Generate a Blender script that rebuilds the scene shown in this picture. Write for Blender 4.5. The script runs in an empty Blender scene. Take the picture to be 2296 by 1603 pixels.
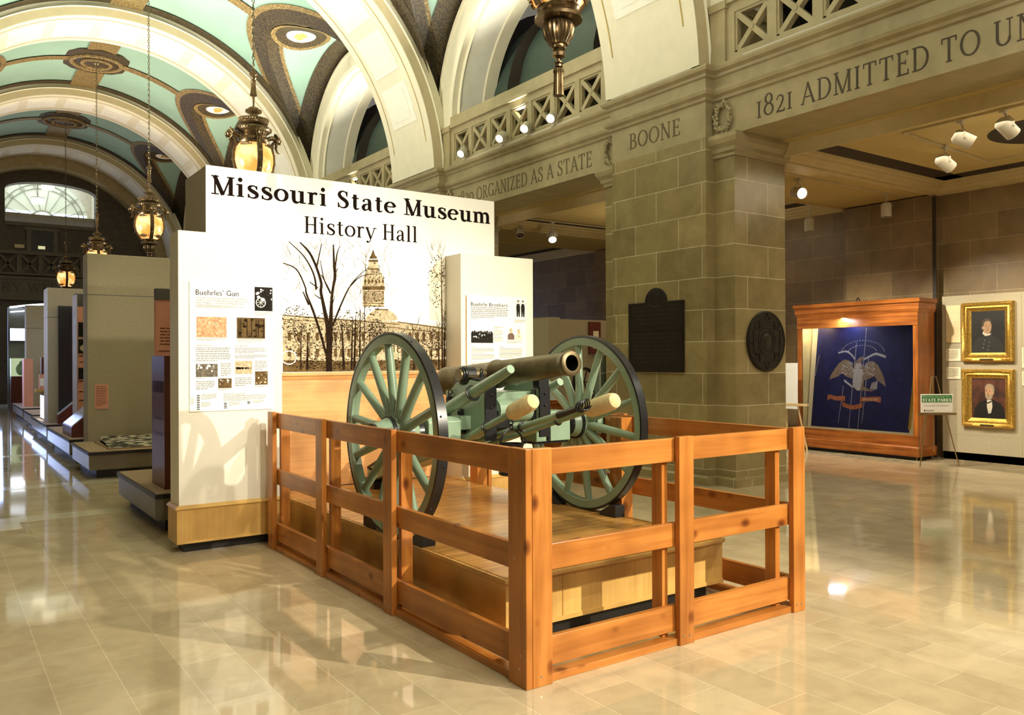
import bpy, bmesh, math, random
from math import sin, cos, pi, radians as R, sqrt, asin
from mathutils import Vector, Matrix
random.seed(11)
sc = bpy.context.scene
COL = sc.collection
# ------------------------------------------------------------------ camera, world, exposure, big lights
cam = bpy.data.cameras.new('camera'); cam.sensor_width = 36; cam.lens = 36*1849/2296; cam.clip_end = 200
co = bpy.data.objects.new('camera', cam); COL.objects.link(co); sc.camera = co
_y, _p, _r = R(35.07), R(.116), R(.25)
_F = Vector((sin(_y)*cos(_p), cos(_y)*cos(_p), sin(_p))); _x = Vector((cos(_y), -sin(_y), 0)); _d = _F.cross(_x)
_x2 = _x*cos(_r)+_d*sin(_r); _d2 = _d*cos(_r)-_x*sin(_r)
mw = Matrix((_x2, -_d2, -_F)).transposed().to_4x4(); mw.translation = (0, 0, 1.65); co.matrix_world = mw
vs = sc.view_settings; vs.view_transform = 'Standard'; vs.look = 'None'; vs.gamma = 1; vs.use_curve_mapping = False
vs.exposure = 0.42
w = bpy.data.worlds.new('world'); sc.world = w; w.use_nodes = True
w.node_tree.nodes['Background'].inputs[0].default_value = (1, .92, .76, 1)
w.node_tree.nodes['Background'].inputs[1].default_value = .13
WARM = (1, .86, .60)
def area(loc, direction, sx, sy, power, col=WARM, spread=None):
    l = bpy.data.lights.new('area_light', 'AREA'); l.shape = 'RECTANGLE'; l.size = sx; l.size_y = sy; l.energy = power; l.color = col
    if spread: l.spread = spread
    o = bpy.data.objects.new('area_light', l); COL.objects.link(o); o.location = loc
    o.rotation_euler = Vector(direction).to_track_quat('-Z', 'Y').to_euler(); return o
def spot(loc, target, power, ang=50, blend=.5, size=.06, col=(1, .91, .72)):
    l = bpy.data.lights.new('spot_light', 'SPOT'); l.energy = power; l.color = col; l.spot_size = R(ang); l.spot_blend = blend; l.shadow_soft_size = size
    o = bpy.data.objects.new('spot_light', l); COL.objects.link(o); o.location = loc
    o.rotation_euler = (Vector(target)-Vector(loc)).to_track_quat('-Z', 'Y').to_euler(); return o
XC, ZC = 3.74, 5.30                        # hall axis, springing height
BAYS = [4.7725+6.875*j for j in range(5)]
ARCHES = [1.335+6.875*j for j in range(6)]
# cornice uplights along both sides, bay by bay, weaker towards the far end
for yb, pw in zip(BAYS, (270, 420, 330, 190, 24)):
    cl = (1, .93, .76) if yb < 22 else ((1, .82, .60) if yb < 30 else (1, .70, .40))
    area((8.06, yb, 5.62), (-.85, 0, 1), .12, 5.6, pw, cl, R(112))
    area((-.58, yb, 5.62), (.85, 0, 1), .12, 5.6, pw, cl, R(112))
# exhibition spots, unseen and mostly free in mid-hall, aimed at the gun and the panels
spot((6.7, -3.2, 4.5), (3.4, 5.2, .8), 2700, 44, .6, .05)
spot((.3, -3.7, 4.7), (1.5, 5.0, .2), 480, 46, .8, .06)
spot((4.3, -3.4, 5.5), (3.0, 5.6, 1.2), 350, 40, .6, .05)
spot((5.2, -1.0, 5.6), (3.6, 7.7, 2.8), 1050, 44, .8, .09)
spot((2.4, -1.0, 5.6), (2.2, 7.4, 1.5), 850, 40, .8, .12)
spot((8.0, 1.0, 5.4), (4.0, 2.6, .0), 360, 60, .8, .09)
area((3.2, -2.0, 7.5), (0.1, .35, -1), 3, 3, 200, (1, .92, .76))  # added soft overhead fill for the floor, no fixture there
# aisle: tracks wash the back wall
spot((10.8, 7.55, 4.12), (13.5, 6.1, 1.2), 440, 60, .8, .05)
spot((10.9, 5.4, 4.3), (13.5, 4.6, 1.8), 260, 70, .8, .06)
spot((12.2, 8.1, 4.1), (12.2, 8.1, 0), 150, 55, .7, .06)
spot((10.0, 8.3, 4.2), (12.9, 8.2, 1.3), 360, 62, .8, .06)
spot((11.0, 4.2, 4.3), (11.0, 5.4, 0.), 130, 90, .8, .06)
for _p in ((11.6, 3.5, 3.3), (11.4, 1.2, 3.3), (11.4, 11.4, 3.4)):      # added upward spots below the ceiling, they brighten it
    spot(_p, (_p[0], _p[1], 4.5), 34, 165, .6, .15, WARM)
area((11.0, 4.6, 4.35), (0, 0, -1), 2.5, 3, 50, WARM)
area((11.0, 11.6, 4.35), (0, 0, -1), 2.5, 3, 26, WARM)
# unseen blue area lights added for daylight at the far end and left side
area((-.7, 22, 3.0), (1, -.05, -.5), 12, 2.4, 170, (.45, .54, 1), R(80))
area((1.0, 37.2, 2.4), (0.15, -1, -.05), 2.4, 2.6, 120, (.42, .56, 1))
# ------------------------------------------------------------------ mesh helpers
class MB:
    def __init__(s): s.v, s.f, s.m, s.s = [], [], [], []; s.M = Matrix(); s.mi = 0
    def add(s, vs_, fs, smooth=False):
        n = len(s.v); s.v += [s.M @ Vector(p) for p in vs_]
        for f in fs: s.f.append([i+n for i in f]); s.m.append(s.mi); s.s.append(smooth)
        return s
    def box(s, x0, x1, y0, y1, z0, z1):
        return s.add([(x, y, z) for z in (z0, z1) for y in (y0, y1) for x in (x0, x1)],
                     [(0, 2, 3, 1), (4, 5, 7, 6), (0, 1, 5, 4), (2, 6, 7, 3), (0, 4, 6, 2), (1, 3, 7, 5)])
    def beam(s, p0, p1, wd, ht, up=(0, 0, 1)):
        p0, p1 = Vector(p0), Vector(p1); d = (p1-p0).normalized(); u = Vector(up); sd = d.cross(u)
        if sd.length < 1e-4: sd = d.cross(Vector((0, 1, 0)))
        sd.normalize(); u = sd.cross(d); V = []
        for p in (p0, p1):
            for a, b in ((-1, -1), (1, -1), (1, 1), (-1, 1)): V.append(p+sd*a*wd/2+u*b*ht/2)
        return s.add(V, [(3, 2, 1, 0), (4, 5, 6, 7), (0, 1, 5, 4), (1, 2, 6, 5), (2, 3, 7, 6), (3, 0, 4, 7)])
    def tube(s, pts, r, n=10, closed=False, caps=True):
        P = [Vector(p) for p in pts]; k = len(P); rr = r if isinstance(r, (list, tuple)) else [r]*k
        V, F = [], []; pu = None
        for i, p in enumerate(P):
            a = P[(i-1) % k] if (closed or i) else p; b = P[(i+1) % k] if (closed or i < k-1) else p
            d = (b-a).normalized()
            u = pu if pu is not None else (Vector((0, 0, 1)) if abs(d.z) < .9 else Vector((1, 0, 0)))
            u = (u-d*u.dot(d)).normalized(); pu = u; t = d.cross(u)
            for j in range(n): V.append(p+(u*cos(2*pi*j/n)+t*sin(2*pi*j/n))*rr[i])
        for i in range(k if closed else k-1):
            for j in range(n):
                F.append((i*n+j, i*n+(j+1) % n, ((i+1) % k)*n+(j+1) % n, ((i+1) % k)*n+j))
        s.add(V, F, True)
        if caps and not closed: s.add(V[:n], [tuple(range(n))[::-1]]); s.add(V[-n:], [tuple(range(n))])
        return s
    def cyl(s, p0, p1, r0, r1=None, n=20): return s.tube([p0, p1], [r0, r0 if r1 is None else r1], n)
    def lathe(s, prof, c=(0, 0, 0), n=28, flute=0, fd=0., sm=True, open0=False):
        V, F = [], []; k = len(prof)
        for r, z in prof:
            for j in range(n):
                a = 2*pi*j/n; q = r*(1+fd*cos(flute*a)) if flute else r
                V.append((c[0]+q*cos(a), c[1]+q*sin(a), c[2]+z))
        for i in range(k-1):
            for j in range(n): F.append((i*n+j, i*n+(j+1) % n, (i+1)*n+(j+1) % n, (i+1)*n+j))
        if prof[0][0] > 1e-5 and not open0: F.append(tuple(range(n))[::-1])
        if prof[-1][0] > 1e-5: F.append(tuple((k-1)*n+j for j in range(n)))
        return s.add(V, F, sm)
    def prism(s, poly, d0, d1, plane='xz'):
        def P(a, b, d): return (a, d, b) if plane == 'xz' else ((d, a, b) if plane == 'yz' else (a, b, d))
        n = len(poly); V = [P(a, b, d0) for a, b in poly]+[P(a, b, d1) for a, b in poly]
        return s.add(V, [tuple(range(n))[::-1], tuple(range(n, 2*n))]+[(i, (i+1) % n, n+(i+1) % n, n+i) for i in range(n)])
    def sweep(s, path, prof, side=1, caps=True):
        """a profile of (outward, z) points carried along a polyline in plan, mitred at the corners"""
        P = [Vector((a, b)) for a, b in path]; k = len(P); m = len(prof); V, F = [], []
        for i, p in enumerate(P):
            d0 = (p-P[i-1]).normalized() if i else None; d1 = (P[i+1]-p).normalized() if i < k-1 else None
            n0 = Vector((-d0.y, d0.x))*side if d0 else None; n1 = Vector((-d1.y, d1.x))*side if d1 else None
            if n0 is None: nn = n1
            elif n1 is None: nn = n0
            else: nn = (n0+n1); nn = nn/max(.2, nn.dot(n0))
            for o, z in prof: V.append((p.x+nn.x*o, p.y+nn.y*o, z))
        for i in range(k-1):
            for j in range(m): F.append((i*m+j, i*m+(j+1) % m, (i+1)*m+(j+1) % m, (i+1)*m+j))
        if caps: F += [tuple(range(m)), tuple((k-1)*m+j for j in range(m))]
        return s.add(V, F)
    def ball(s, c, r, n=14, m=9):
        r = r if isinstance(r, (list, tuple)) else (r, r, r); V = []; F = []
        for i in range(m+1):
            t = pi*i/m
            for j in range(n): V.append((c[0]+r[0]*sin(t)*cos(2*pi*j/n), c[1]+r[1]*sin(t)*sin(2*pi*j/n), c[2]+r[2]*cos(t)))
        for i in range(m):
            for j in range(n): F.append((i*n+j, (i+1)*n+j, (i+1)*n+(j+1) % n, i*n+(j+1) % n))
        return s.add(V, F, True)
    def torus(s, c, Rr, r, axis='z', n=24, m=8, a0=0, a1=2*pi):
        ax = {'z': ((1, 0, 0), (0, 1, 0)), 'x': ((0, 1, 0), (0, 0, 1)), 'y': ((1, 0, 0), (0, 0, 1))}[axis]
        u, v = Vector(ax[0]), Vector(ax[1]); full = abs(a1-a0-2*pi) < 1e-4
        pts = [Vector(c)+(u*cos(a0+(a1-a0)*i/n)+v*sin(a0+(a1-a0)*i/n))*Rr for i in range(n if full else n+1)]
        return s.tube(pts, r, m, closed=full)
    def strip(s, A, B, th=0, smooth=True):
        """a ribbon between two rows of points"""
        n = len(A); return s.add(list(A)+list(B), [(i, i+1, n+i+1, n+i) for i in range(n-1)], smooth)
    def build(s, name, mats, parent=None, bevel=0, off=None):
        me = bpy.data.meshes.new(name); L = Vector((0, 0, 0))
        q = parent
        while q is not None: L += q.location; q = q.parent
        if off is not None: L = L+Vector(off)
        me.from_pydata([p-L for p in s.v], [], s.f)
        for m in (mats if isinstance(mats, (list, tuple)) else [mats]): me.materials.append(m)
        me.polygons.foreach_set('material_index', s.m); me.polygons.foreach_set('use_smooth', s.s)
        bm = bmesh.new(); bm.from_mesh(me)
        bmesh.ops.recalc_face_normals(bm, faces=bm.faces); bm.to_mesh(me); bm.free(); me.update()
        if any(s.s): me.set_sharp_from_angle(angle=R(38))
        o = bpy.data.objects.new(name, me); COL.objects.link(o)
        if parent is not None: o.parent = parent
        if off is not None: o.location = off
        if bevel:
            b = o.modifiers.new('bevel', 'BEVEL'); b.width = bevel; b.segments = 2; b.limit_method = 'ANGLE'; b.angle_limit = R(40)
        return o
def tag(o, label=None, cat=None, group=None, kind=None):
    if label: o['label'] = label
    if cat: o['category'] = cat
    if group: o['group'] = group
    if kind: o['kind'] = kind
    return o
def thing(name, label, cat, loc=(0, 0, 0), group=None, kind=None):
    o = bpy.data.objects.new(name, None); COL.objects.link(o); o.location = loc; o.empty_display_size = .1
    return tag(o, label, cat, group, kind)
def dup(root, loc, label=None, group=None):
    kids = {}
    for o in root.children: kids[o] = list(o.children)
    r = root.copy(); COL.objects.link(r); r.location = loc
    if label: r['label'] = label
    if group: r['group'] = group
    for ch, gs in kids.items():
        c = ch.copy(); COL.objects.link(c); c.parent = r
        for g in gs: d = g.copy(); COL.objects.link(d); d.parent = c
    return r
# ------------------------------------------------------------------ materials
def new_mat(name):
    m = bpy.data.materials.new(name); m.use_nodes = True; nt = m.node_tree
    return m, nt, nt.nodes['Principled BSDF']
def nd(nt, t, **kw):
    n = nt.nodes.new(t)
    for k, v in kw.items():
        if k.startswith('i_'):
            key = k[2:]; n.inputs[int(key) if key.isdigit() else key.replace('_', ' ')].default_value = v
        else: setattr(n, k, v)
    return n
def lk(nt, a, b): nt.links.new(a, b)
def c4(c): return (c[0], c[1], c[2], 1)
def ramp(nt, stops):
    r = nd(nt, 'ShaderNodeValToRGB'); e = r.color_ramp.elements
    while len(e) < len(stops): e.new(.5)
    for q, (p, c) in zip(e, stops): q.position = p; q.color = c4(c)
    return r
def plain(name, col, rough=.5, metal=0, var=.12, scale=6, bump=0, spec=.5):
    m, nt, b = new_mat(name); b.inputs['Roughness'].default_value = rough; b.inputs['Metallic'].default_value = metal
    b.inputs['Specular IOR Level'].default_value = spec
    tc = nd(nt, 'ShaderNodeTexCoord'); n = nd(nt, 'ShaderNodeTexNoise', i_Scale=scale, i_Detail=5)
    lk(nt, tc.outputs['Object'], n.inputs['Vector'])
    r = ramp(nt, [(.3, [c*(1-var) for c in col]), (.7, [min(1, c*(1+var)) for c in col])])
    lk(nt, n.outputs['Fac'], r.inputs[0]); lk(nt, r.outputs[0], b.inputs['Base Color'])
    if bump:
        n2 = nd(nt, 'ShaderNodeTexNoise', i_Scale=scale*14, i_Detail=3); lk(nt, tc.outputs['Object'], n2.inputs['Vector'])
        bp = nd(nt, 'ShaderNodeBump', i_Strength=bump, i_Distance=.01); lk(nt, n2.outputs['Fac'], bp.inputs['Height']); lk(nt, bp.outputs[0], b.inputs['Normal'])
    return m
def glow(name, col, strength):
    m, nt, b = new_mat(name); b.inputs['Base Color'].default_value = c4(col); b.inputs['Emission Color'].default_value = c4(col); b.inputs['Emission Strength'].default_value = strength
    return m
def wood(name, light, dark, axis, rough=.32, knots=True, fine=22.):
    m, nt, b = new_mat(name); b.inputs['Roughness'].default_value = rough
    tc = nd(nt, 'ShaderNodeTexCoord'); oi = nd(nt, 'ShaderNodeObjectInfo')
    add = nd(nt, 'ShaderNodeVectorMath', operation='ADD'); lk(nt, tc.outputs['Object'], add.inputs[0])
    sc_ = nd(nt, 'ShaderNodeVectorMath', operation='SCALE'); cb = nd(nt, 'ShaderNodeCombineXYZ')
    for i in range(3): lk(nt, oi.outputs['Random'], cb.inputs[i])
    lk(nt, cb.outputs[0], sc_.inputs[0]); sc_.inputs['Scale'].default_value = 9.; lk(nt, sc_.outputs[0], add.inputs[1])
    mp = nd(nt, 'ShaderNodeMapping'); s = [fine, fine, fine]; s['xyz'.index(axis)] = 1.1; mp.inputs['Scale'].default_value = s
    lk(nt, add.outputs[0], mp.inputs['Vector'])
    n = nd(nt, 'ShaderNodeTexNoise', i_Scale=1., i_Detail=6, i_Distortion=.6); lk(nt, mp.outputs[0], n.inputs['Vector'])
    r = ramp(nt, [(.34, dark), (.5, [(a+c)/2 for a, c in zip(light, dark)]), (.63, light)]); lk(nt, n.outputs['Fac'], r.inputs[0])
    out = r.outputs[0]
    # broad tone patches of the stain
    n3 = nd(nt, 'ShaderNodeTexNoise', i_Scale=2.6, i_Detail=2); lk(nt, add.outputs[0], n3.inputs['Vector'])
    r3 = ramp(nt, [(.3, (.66, .60, .55)), (.62, (1.08, 1.08, 1.08))]); lk(nt, n3.outputs['Fac'], r3.inputs[0])
    mx = nd(nt, 'ShaderNodeMix', data_type='RGBA', blend_type='MULTIPLY'); mx.inputs[0].default_value = .8
    lk(nt, out, mx.inputs[6]); lk(nt, r3.outputs[0], mx.inputs[7]); out = mx.outputs[2]
    if knots:
        mp2 = nd(nt, 'ShaderNodeMapping'); s = [5.5, 5.5, 5.5]; s['xyz'.index(axis)] = 3.6; mp2.inputs['Scale'].default_value = s
        lk(nt, add.outputs[0], mp2.inputs['Vector']); vo = nd(nt, 'ShaderNodeTexVoronoi', i_Scale=1.); lk(nt, mp2.outputs[0], vo.inputs['Vector'])
        r2 = ramp(nt, [(.04, (.26, .18, .15)), (.12, (.58, .46, .38)), (.19, (1, 1, 1))]); lk(nt, vo.outputs['Distance'], r2.inputs[0])
        m2 = nd(nt, 'ShaderNodeMix', data_type='RGBA', blend_type='MULTIPLY'); m2.inputs[0].default_value = 1
        lk(nt, out, m2.inputs[6]); lk(nt, r2.outputs[0], m2.inputs[7]); out = m2.outputs[2]
    lk(nt, out, b.inputs['Base Color'])
    return m
def masonry(name, c1, c2, mortar, bw, bh, ms, mode, rough, shift=(0, 0), vein=None, bump=.25):
    """ashlar or tile laid out in metres on the world's own axes"""
    m, nt, b = new_mat(name); b.inputs['Roughness'].default_value = rough
    g = nd(nt, 'ShaderNodeNewGeometry'); p = nd(nt, 'ShaderNodeSeparateXYZ'); lk(nt, g.outputs['Position'], p.inputs[0])
    cb = nd(nt, 'ShaderNodeCombineXYZ')
    def sub(sock, v):
        q = nd(nt, 'ShaderNodeMath', operation='SUBTRACT'); lk(nt, sock, q.inputs[0]); q.inputs[1].default_value = v; return q.outputs[0]
    if mode == 'floor':
        lk(nt, sub(p.outputs['Y'], shift[0]), cb.inputs[0]); lk(nt, sub(p.outputs['X'], shift[1]), cb.inputs[1])
    else:
        q = nd(nt, 'ShaderNodeSeparateXYZ'); lk(nt, g.outputs['True Normal'], q.inputs[0])
        def big(sock):
            a = nd(nt, 'ShaderNodeMath', operation='ABSOLUTE'); lk(nt, sock, a.inputs[0])
            gt = nd(nt, 'ShaderNodeMath', operation='GREATER_THAN'); lk(nt, a.outputs[0], gt.inputs[0]); gt.inputs[1].default_value = .6; return gt.outputs[0]
        def mixf(f, a, c):
            k = nd(nt, 'ShaderNodeMix', data_type='FLOAT'); lk(nt, f, k.inputs[0]); lk(nt, a, k.inputs[2]); lk(nt, c, k.inputs[3]); return k.outputs[0]
        nx, nz = big(q.outputs['X']), big(q.outputs['Z'])
        u = mixf(nx, p.outputs['X'], p.outputs['Y']); u = mixf(nz, u, p.outputs['Y'])
        v = mixf(nz, p.outputs['Z'], p.outputs['X'])
        lk(nt, sub(u, shift[0]), cb.inputs[0]); lk(nt, sub(v, shift[1]), cb.inputs[1])
    br = nd(nt, 'ShaderNodeTexBrick', offset=.5, i_Scale=1, i_Mortar_Size=ms, i_Mortar_Smooth=.1, i_Brick_Width=bw, i_Row_Height=bh, i_Bias=0)
    br.inputs['Color1'].default_value = c4(c1); br.inputs['Color2'].default_value = c4(c2); br.inputs['Mortar'].default_value = c4(mortar)
    lk(nt, cb.outputs[0], br.inputs['Vector'])
    n = nd(nt, 'ShaderNodeTexNoise', i_Scale=3.2, i_Detail=8, i_Roughness=.62, i_Distortion=.4); lk(nt, g.outputs['Position'], n.inputs['Vector'])
    r = ramp(nt, vein or [(.3, (.80, .78, .74)), (.65, (1.12, 1.1, 1.06))]); lk(nt, n.outputs['Fac'], r.inputs[0])
    mx = nd(nt, 'ShaderNodeMix', data_type='RGBA', blend_type='MULTIPLY'); mx.inputs[0].default_value = 1
    lk(nt, br.outputs['Color'], mx.inputs[6]); lk(nt, r.outputs[0], mx.inputs[7]); lk(nt, mx.outputs[2], b.inputs['Base Color'])
    if bump:
        iv = nd(nt, 'ShaderNodeMath', operation='SUBTRACT'); iv.inputs[0].default_value = 1; lk(nt, br.outputs['Fac'], iv.inputs[1])
        bp = nd(nt, 'ShaderNodeBump', i_Strength=bump, i_Distance=.004); lk(nt, iv.outputs[0], bp.inputs['Height']); lk(nt, bp.outputs[0], b.inputs['Normal'])
    return m
def ornament(name, dark, gold, scale=9., rough=.5):
    m, nt, b = new_mat(name); b.inputs['Roughness'].default_value = rough
    tc = nd(nt, 'ShaderNodeTexCoord')
    vo = nd(nt, 'ShaderNodeTexVoronoi', i_Scale=scale); lk(nt, tc.outputs['Object'], vo.inputs['Vector'])
    n = nd(nt, 'ShaderNodeTexNoise', i_Scale=scale*2.2, i_Detail=4); lk(nt, tc.outputs['Object'], n.inputs['Vector'])
    ad = nd(nt, 'ShaderNodeMath', operation='MULTIPLY'); lk(nt, vo.outputs['Distance'], ad.inputs[0]); lk(nt, n.outputs['Fac'], ad.inputs[1])
    r = ramp(nt, [(.12, gold), (.3, dark)]); lk(nt, ad.outputs[0], r.inputs[0]); lk(nt, r.outputs[0], b.inputs['Base Color'])
    return m
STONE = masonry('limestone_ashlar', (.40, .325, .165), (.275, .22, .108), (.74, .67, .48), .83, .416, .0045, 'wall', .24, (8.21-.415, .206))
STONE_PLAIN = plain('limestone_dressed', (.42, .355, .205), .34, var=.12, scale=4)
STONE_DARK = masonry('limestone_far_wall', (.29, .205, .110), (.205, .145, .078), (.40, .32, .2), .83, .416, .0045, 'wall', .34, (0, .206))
TILE = masonry('polished_marble_floor', (.575, .47, .305), (.48, .39, .245), (.66, .56, .40), .625, .303, .0022, 'floor', .055, (0, .485), [(.28, (.80, .77, .72)), (.5, (.98, .97, .94)), (.7, (1.1, 1.09, 1.06))], .02)
TILE.node_tree.nodes['Principled BSDF'].inputs['Specular IOR Level'].default_value = .36
CREAM = plain('cream_plaster', (.88, .83, .65), .55, var=.03)
CREAM2 = plain('ivory_panel_plaster', (.96, .95, .85), .55, var=.03)
TAN = plain('tan_plaster', (.62, .53, .33), .55, var=.05)
TEAL = plain('teal_painted_plaster', (.285, .455, .375), .55, var=.06, scale=1.2)
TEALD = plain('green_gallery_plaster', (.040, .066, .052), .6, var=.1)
ORN = ornament('dark_gilded_ornament', (.030, .021, .011), (.105, .075, .032), 26)
ORNL = ornament('light_gilded_ornament', (.15, .102, .038), (.34, .245, .095), 22)
GOLDLINE = plain('gold_line_paint', (.55, .40, .10), .45)
DARKBAND = plain('dark_brown_paint', (.030, .022, .016), .6)
AISLE = plain('ochre_plaster', (.60, .46, .19), .6, var=.05)
AISLE2 = plain('buff_moulding', (.62, .50, .26), .55, var=.06)
LETTERSHADE = plain('painted_letter_shade', (.13, .095, .042), .6, var=.15)  # letters stand proud; the shade of a carved cut is in their colour
LETTERSHADE2 = plain('painted_letter_shade_dark', (.07, .052, .032), .6, var=.15)  # darker tone of the same painted carving shade
PINE = (.58, .225, .045); PINED = (.42, .145, .024)
PINEX, PINEY, PINEZ = [wood('stained_pine_'+a, PINE, PINED, a, .3) for a in 'xyz']
OAKX, OAKY, OAKZ = [wood('yellow_oak_'+a, (.74, .46, .14), (.68, .41, .115), a, .36, False, 40.) for a in 'xyz']
OAKMX = wood('oak_wainscot', (.80, .43, .17), (.70, .345, .12), 'x', .36, False, 80.)
CASEX, CASEZ = [wood('red_oak_'+a, (.45, .15, .028), (.24, .065, .010), a, .3, False, 30.) for a in 'xz']
CASEY = wood('red_oak_y', (.45, .15, .028), (.24, .065, .010), 'y', .3, False, 30.)
PLANK = wood('deck_plank_oak', (.62, .33, .085), (.38, .18, .04), 'x', .22, False, 26.)
GREEN = plain('green_carriage_paint', (.25, .355, .245), .26, var=.06)
IRON = plain('black_iron_paint', (.012, .012, .013), .28, var=.2)
BRONZE = plain('gun_bronze', (.155, .118, .06), .36, .7, var=.3, scale=9)
BORE = plain('dark_bore', (.003, .003, .003), .8, spec=.1)
BRASS = plain('lantern_bronze', (.155, .105, .050), .3, .8, var=.35, scale=20)
BRASSD = plain('chain_bronze', (.14, .12, .07), .4, .8, var=.2)
WOOL = plain('sheepskin', (.85, .70, .36), .9, var=.1, scale=30, bump=.6)
PANEL = plain('cream_panel_paint', (.86, .81, .68), .5, var=.02)
WHITE = plain('white_sign_face', (.92, .90, .82), .45, var=.015)
SIDE = plain('panel_side_fabric', (.42, .37, .28), .8, var=.06, scale=30)
FABRIC = plain('beige_wall_fabric', (.39, .335, .22), .85, var=.10, scale=40, bump=.15)
FABRICL = plain('beige_wall_fabric_light', (.46, .40, .275), .85, var=.08, scale=40, bump=.15)
BLACK = plain('black_laminate', (.012, .011, .011), .4)
INK = plain('black_brown_ink', (.010, .005, .004), .9, var=.05, spec=.1)
INKSOFT = plain('printed_text', (.22, .19, .11), .9, spec=.1)
PAPER = plain('poster_paper', (.94, .93, .88), .4, var=.01)
SEPIA = plain('sepia_dark', (.022, .012, .006), .9, var=.35, scale=30, spec=.1)
SEPIAM = plain('sepia_mid', (.14, .088, .036), .9, var=.4, scale=24, spec=.1)
SEPIAL = plain('sepia_light', (.56, .46, .30), .8, var=.35, scale=38, spec=.1)
GREYD = plain('photo_dark_grey', (.022, .019, .016), .9, var=.6, scale=50, spec=.1)
GREYM = plain('photo_mid_grey', (.17, .145, .11), .9, spec=.1, var=.6, scale=40)
REDP = plain('photo_red_wash', (.72, .36, .20), .9, spec=.1, var=.45, scale=40)
WHITEMETAL = plain('white_lamp_enamel', (.60, .56, .47), .4, var=.02)
LAMPON = glow('lit_lamp_face', (1, .95, .84), 2.6)
AMBER, _nt, _b = new_mat('amber_glass'); _b.inputs['Base Color'].default_value = (.42, .20, .06, 1); _b.inputs['Roughness'].default_value = .25
_tc = nd(_nt, 'ShaderNodeTexCoord'); _n = nd(_nt, 'ShaderNodeTexNoise', i_Scale=4., i_Detail=2); lk(_nt, _tc.outputs['Object'], _n.inputs['Vector'])
_rr = ramp(_nt, [(.40, (.85, .30, .05)), (.62, (1.2, .82, .36))]); lk(_nt, _n.outputs['Fac'], _rr.inputs[0]); lk(_nt, _rr.outputs[0], _b.inputs['Emission Color']); _b.inputs['Emission Strength'].default_value = 1.0
FIL = glow('lamp_core', (1, .8, .5), 6)
HEADER = plain('grey_brown_header', (.085, .075, .062), .6)
SALMON = plain('salmon_panel', (.74, .34, .23), .6, var=.04)
MAROON = plain('maroon_laminate', (.135, .034, .022), .3, var=.05)
GILT = plain('gilt_frame', (.62, .40, .085), .28, .75, var=.35, scale=40, bump=.25)
NAVY = plain('navy_silk', (.012, .015, .09), .4, var=.25, scale=8)
CARD = plain('cream_card', (.82, .66, .38), .6, var=.03)
CARDL = plain('pale_card', (.88, .80, .58), .6, var=.03)
PLAQUE = plain('dark_bronze_plaque', (.022, .017, .014), .42, .3, var=.3, scale=20)
PLAQUE2 = plain('worn_bronze_relief', (.040, .031, .024), .4, .4, var=.2)
SIGNGREEN = plain('sign_green', (.035, .25, .06), .5)
STEEL = plain('steel', (.5, .48, .44), .3, .9)
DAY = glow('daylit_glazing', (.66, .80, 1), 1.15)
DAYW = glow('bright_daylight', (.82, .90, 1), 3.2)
GLASSM, _nt, _b = new_mat('clear_glass'); _b.inputs['Transmission Weight'].default_value = 1; _b.inputs['Roughness'].default_value = .0; _b.inputs['IOR'].default_value = 1.02; _b.inputs['Specular IOR Level'].default_value = .6
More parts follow.
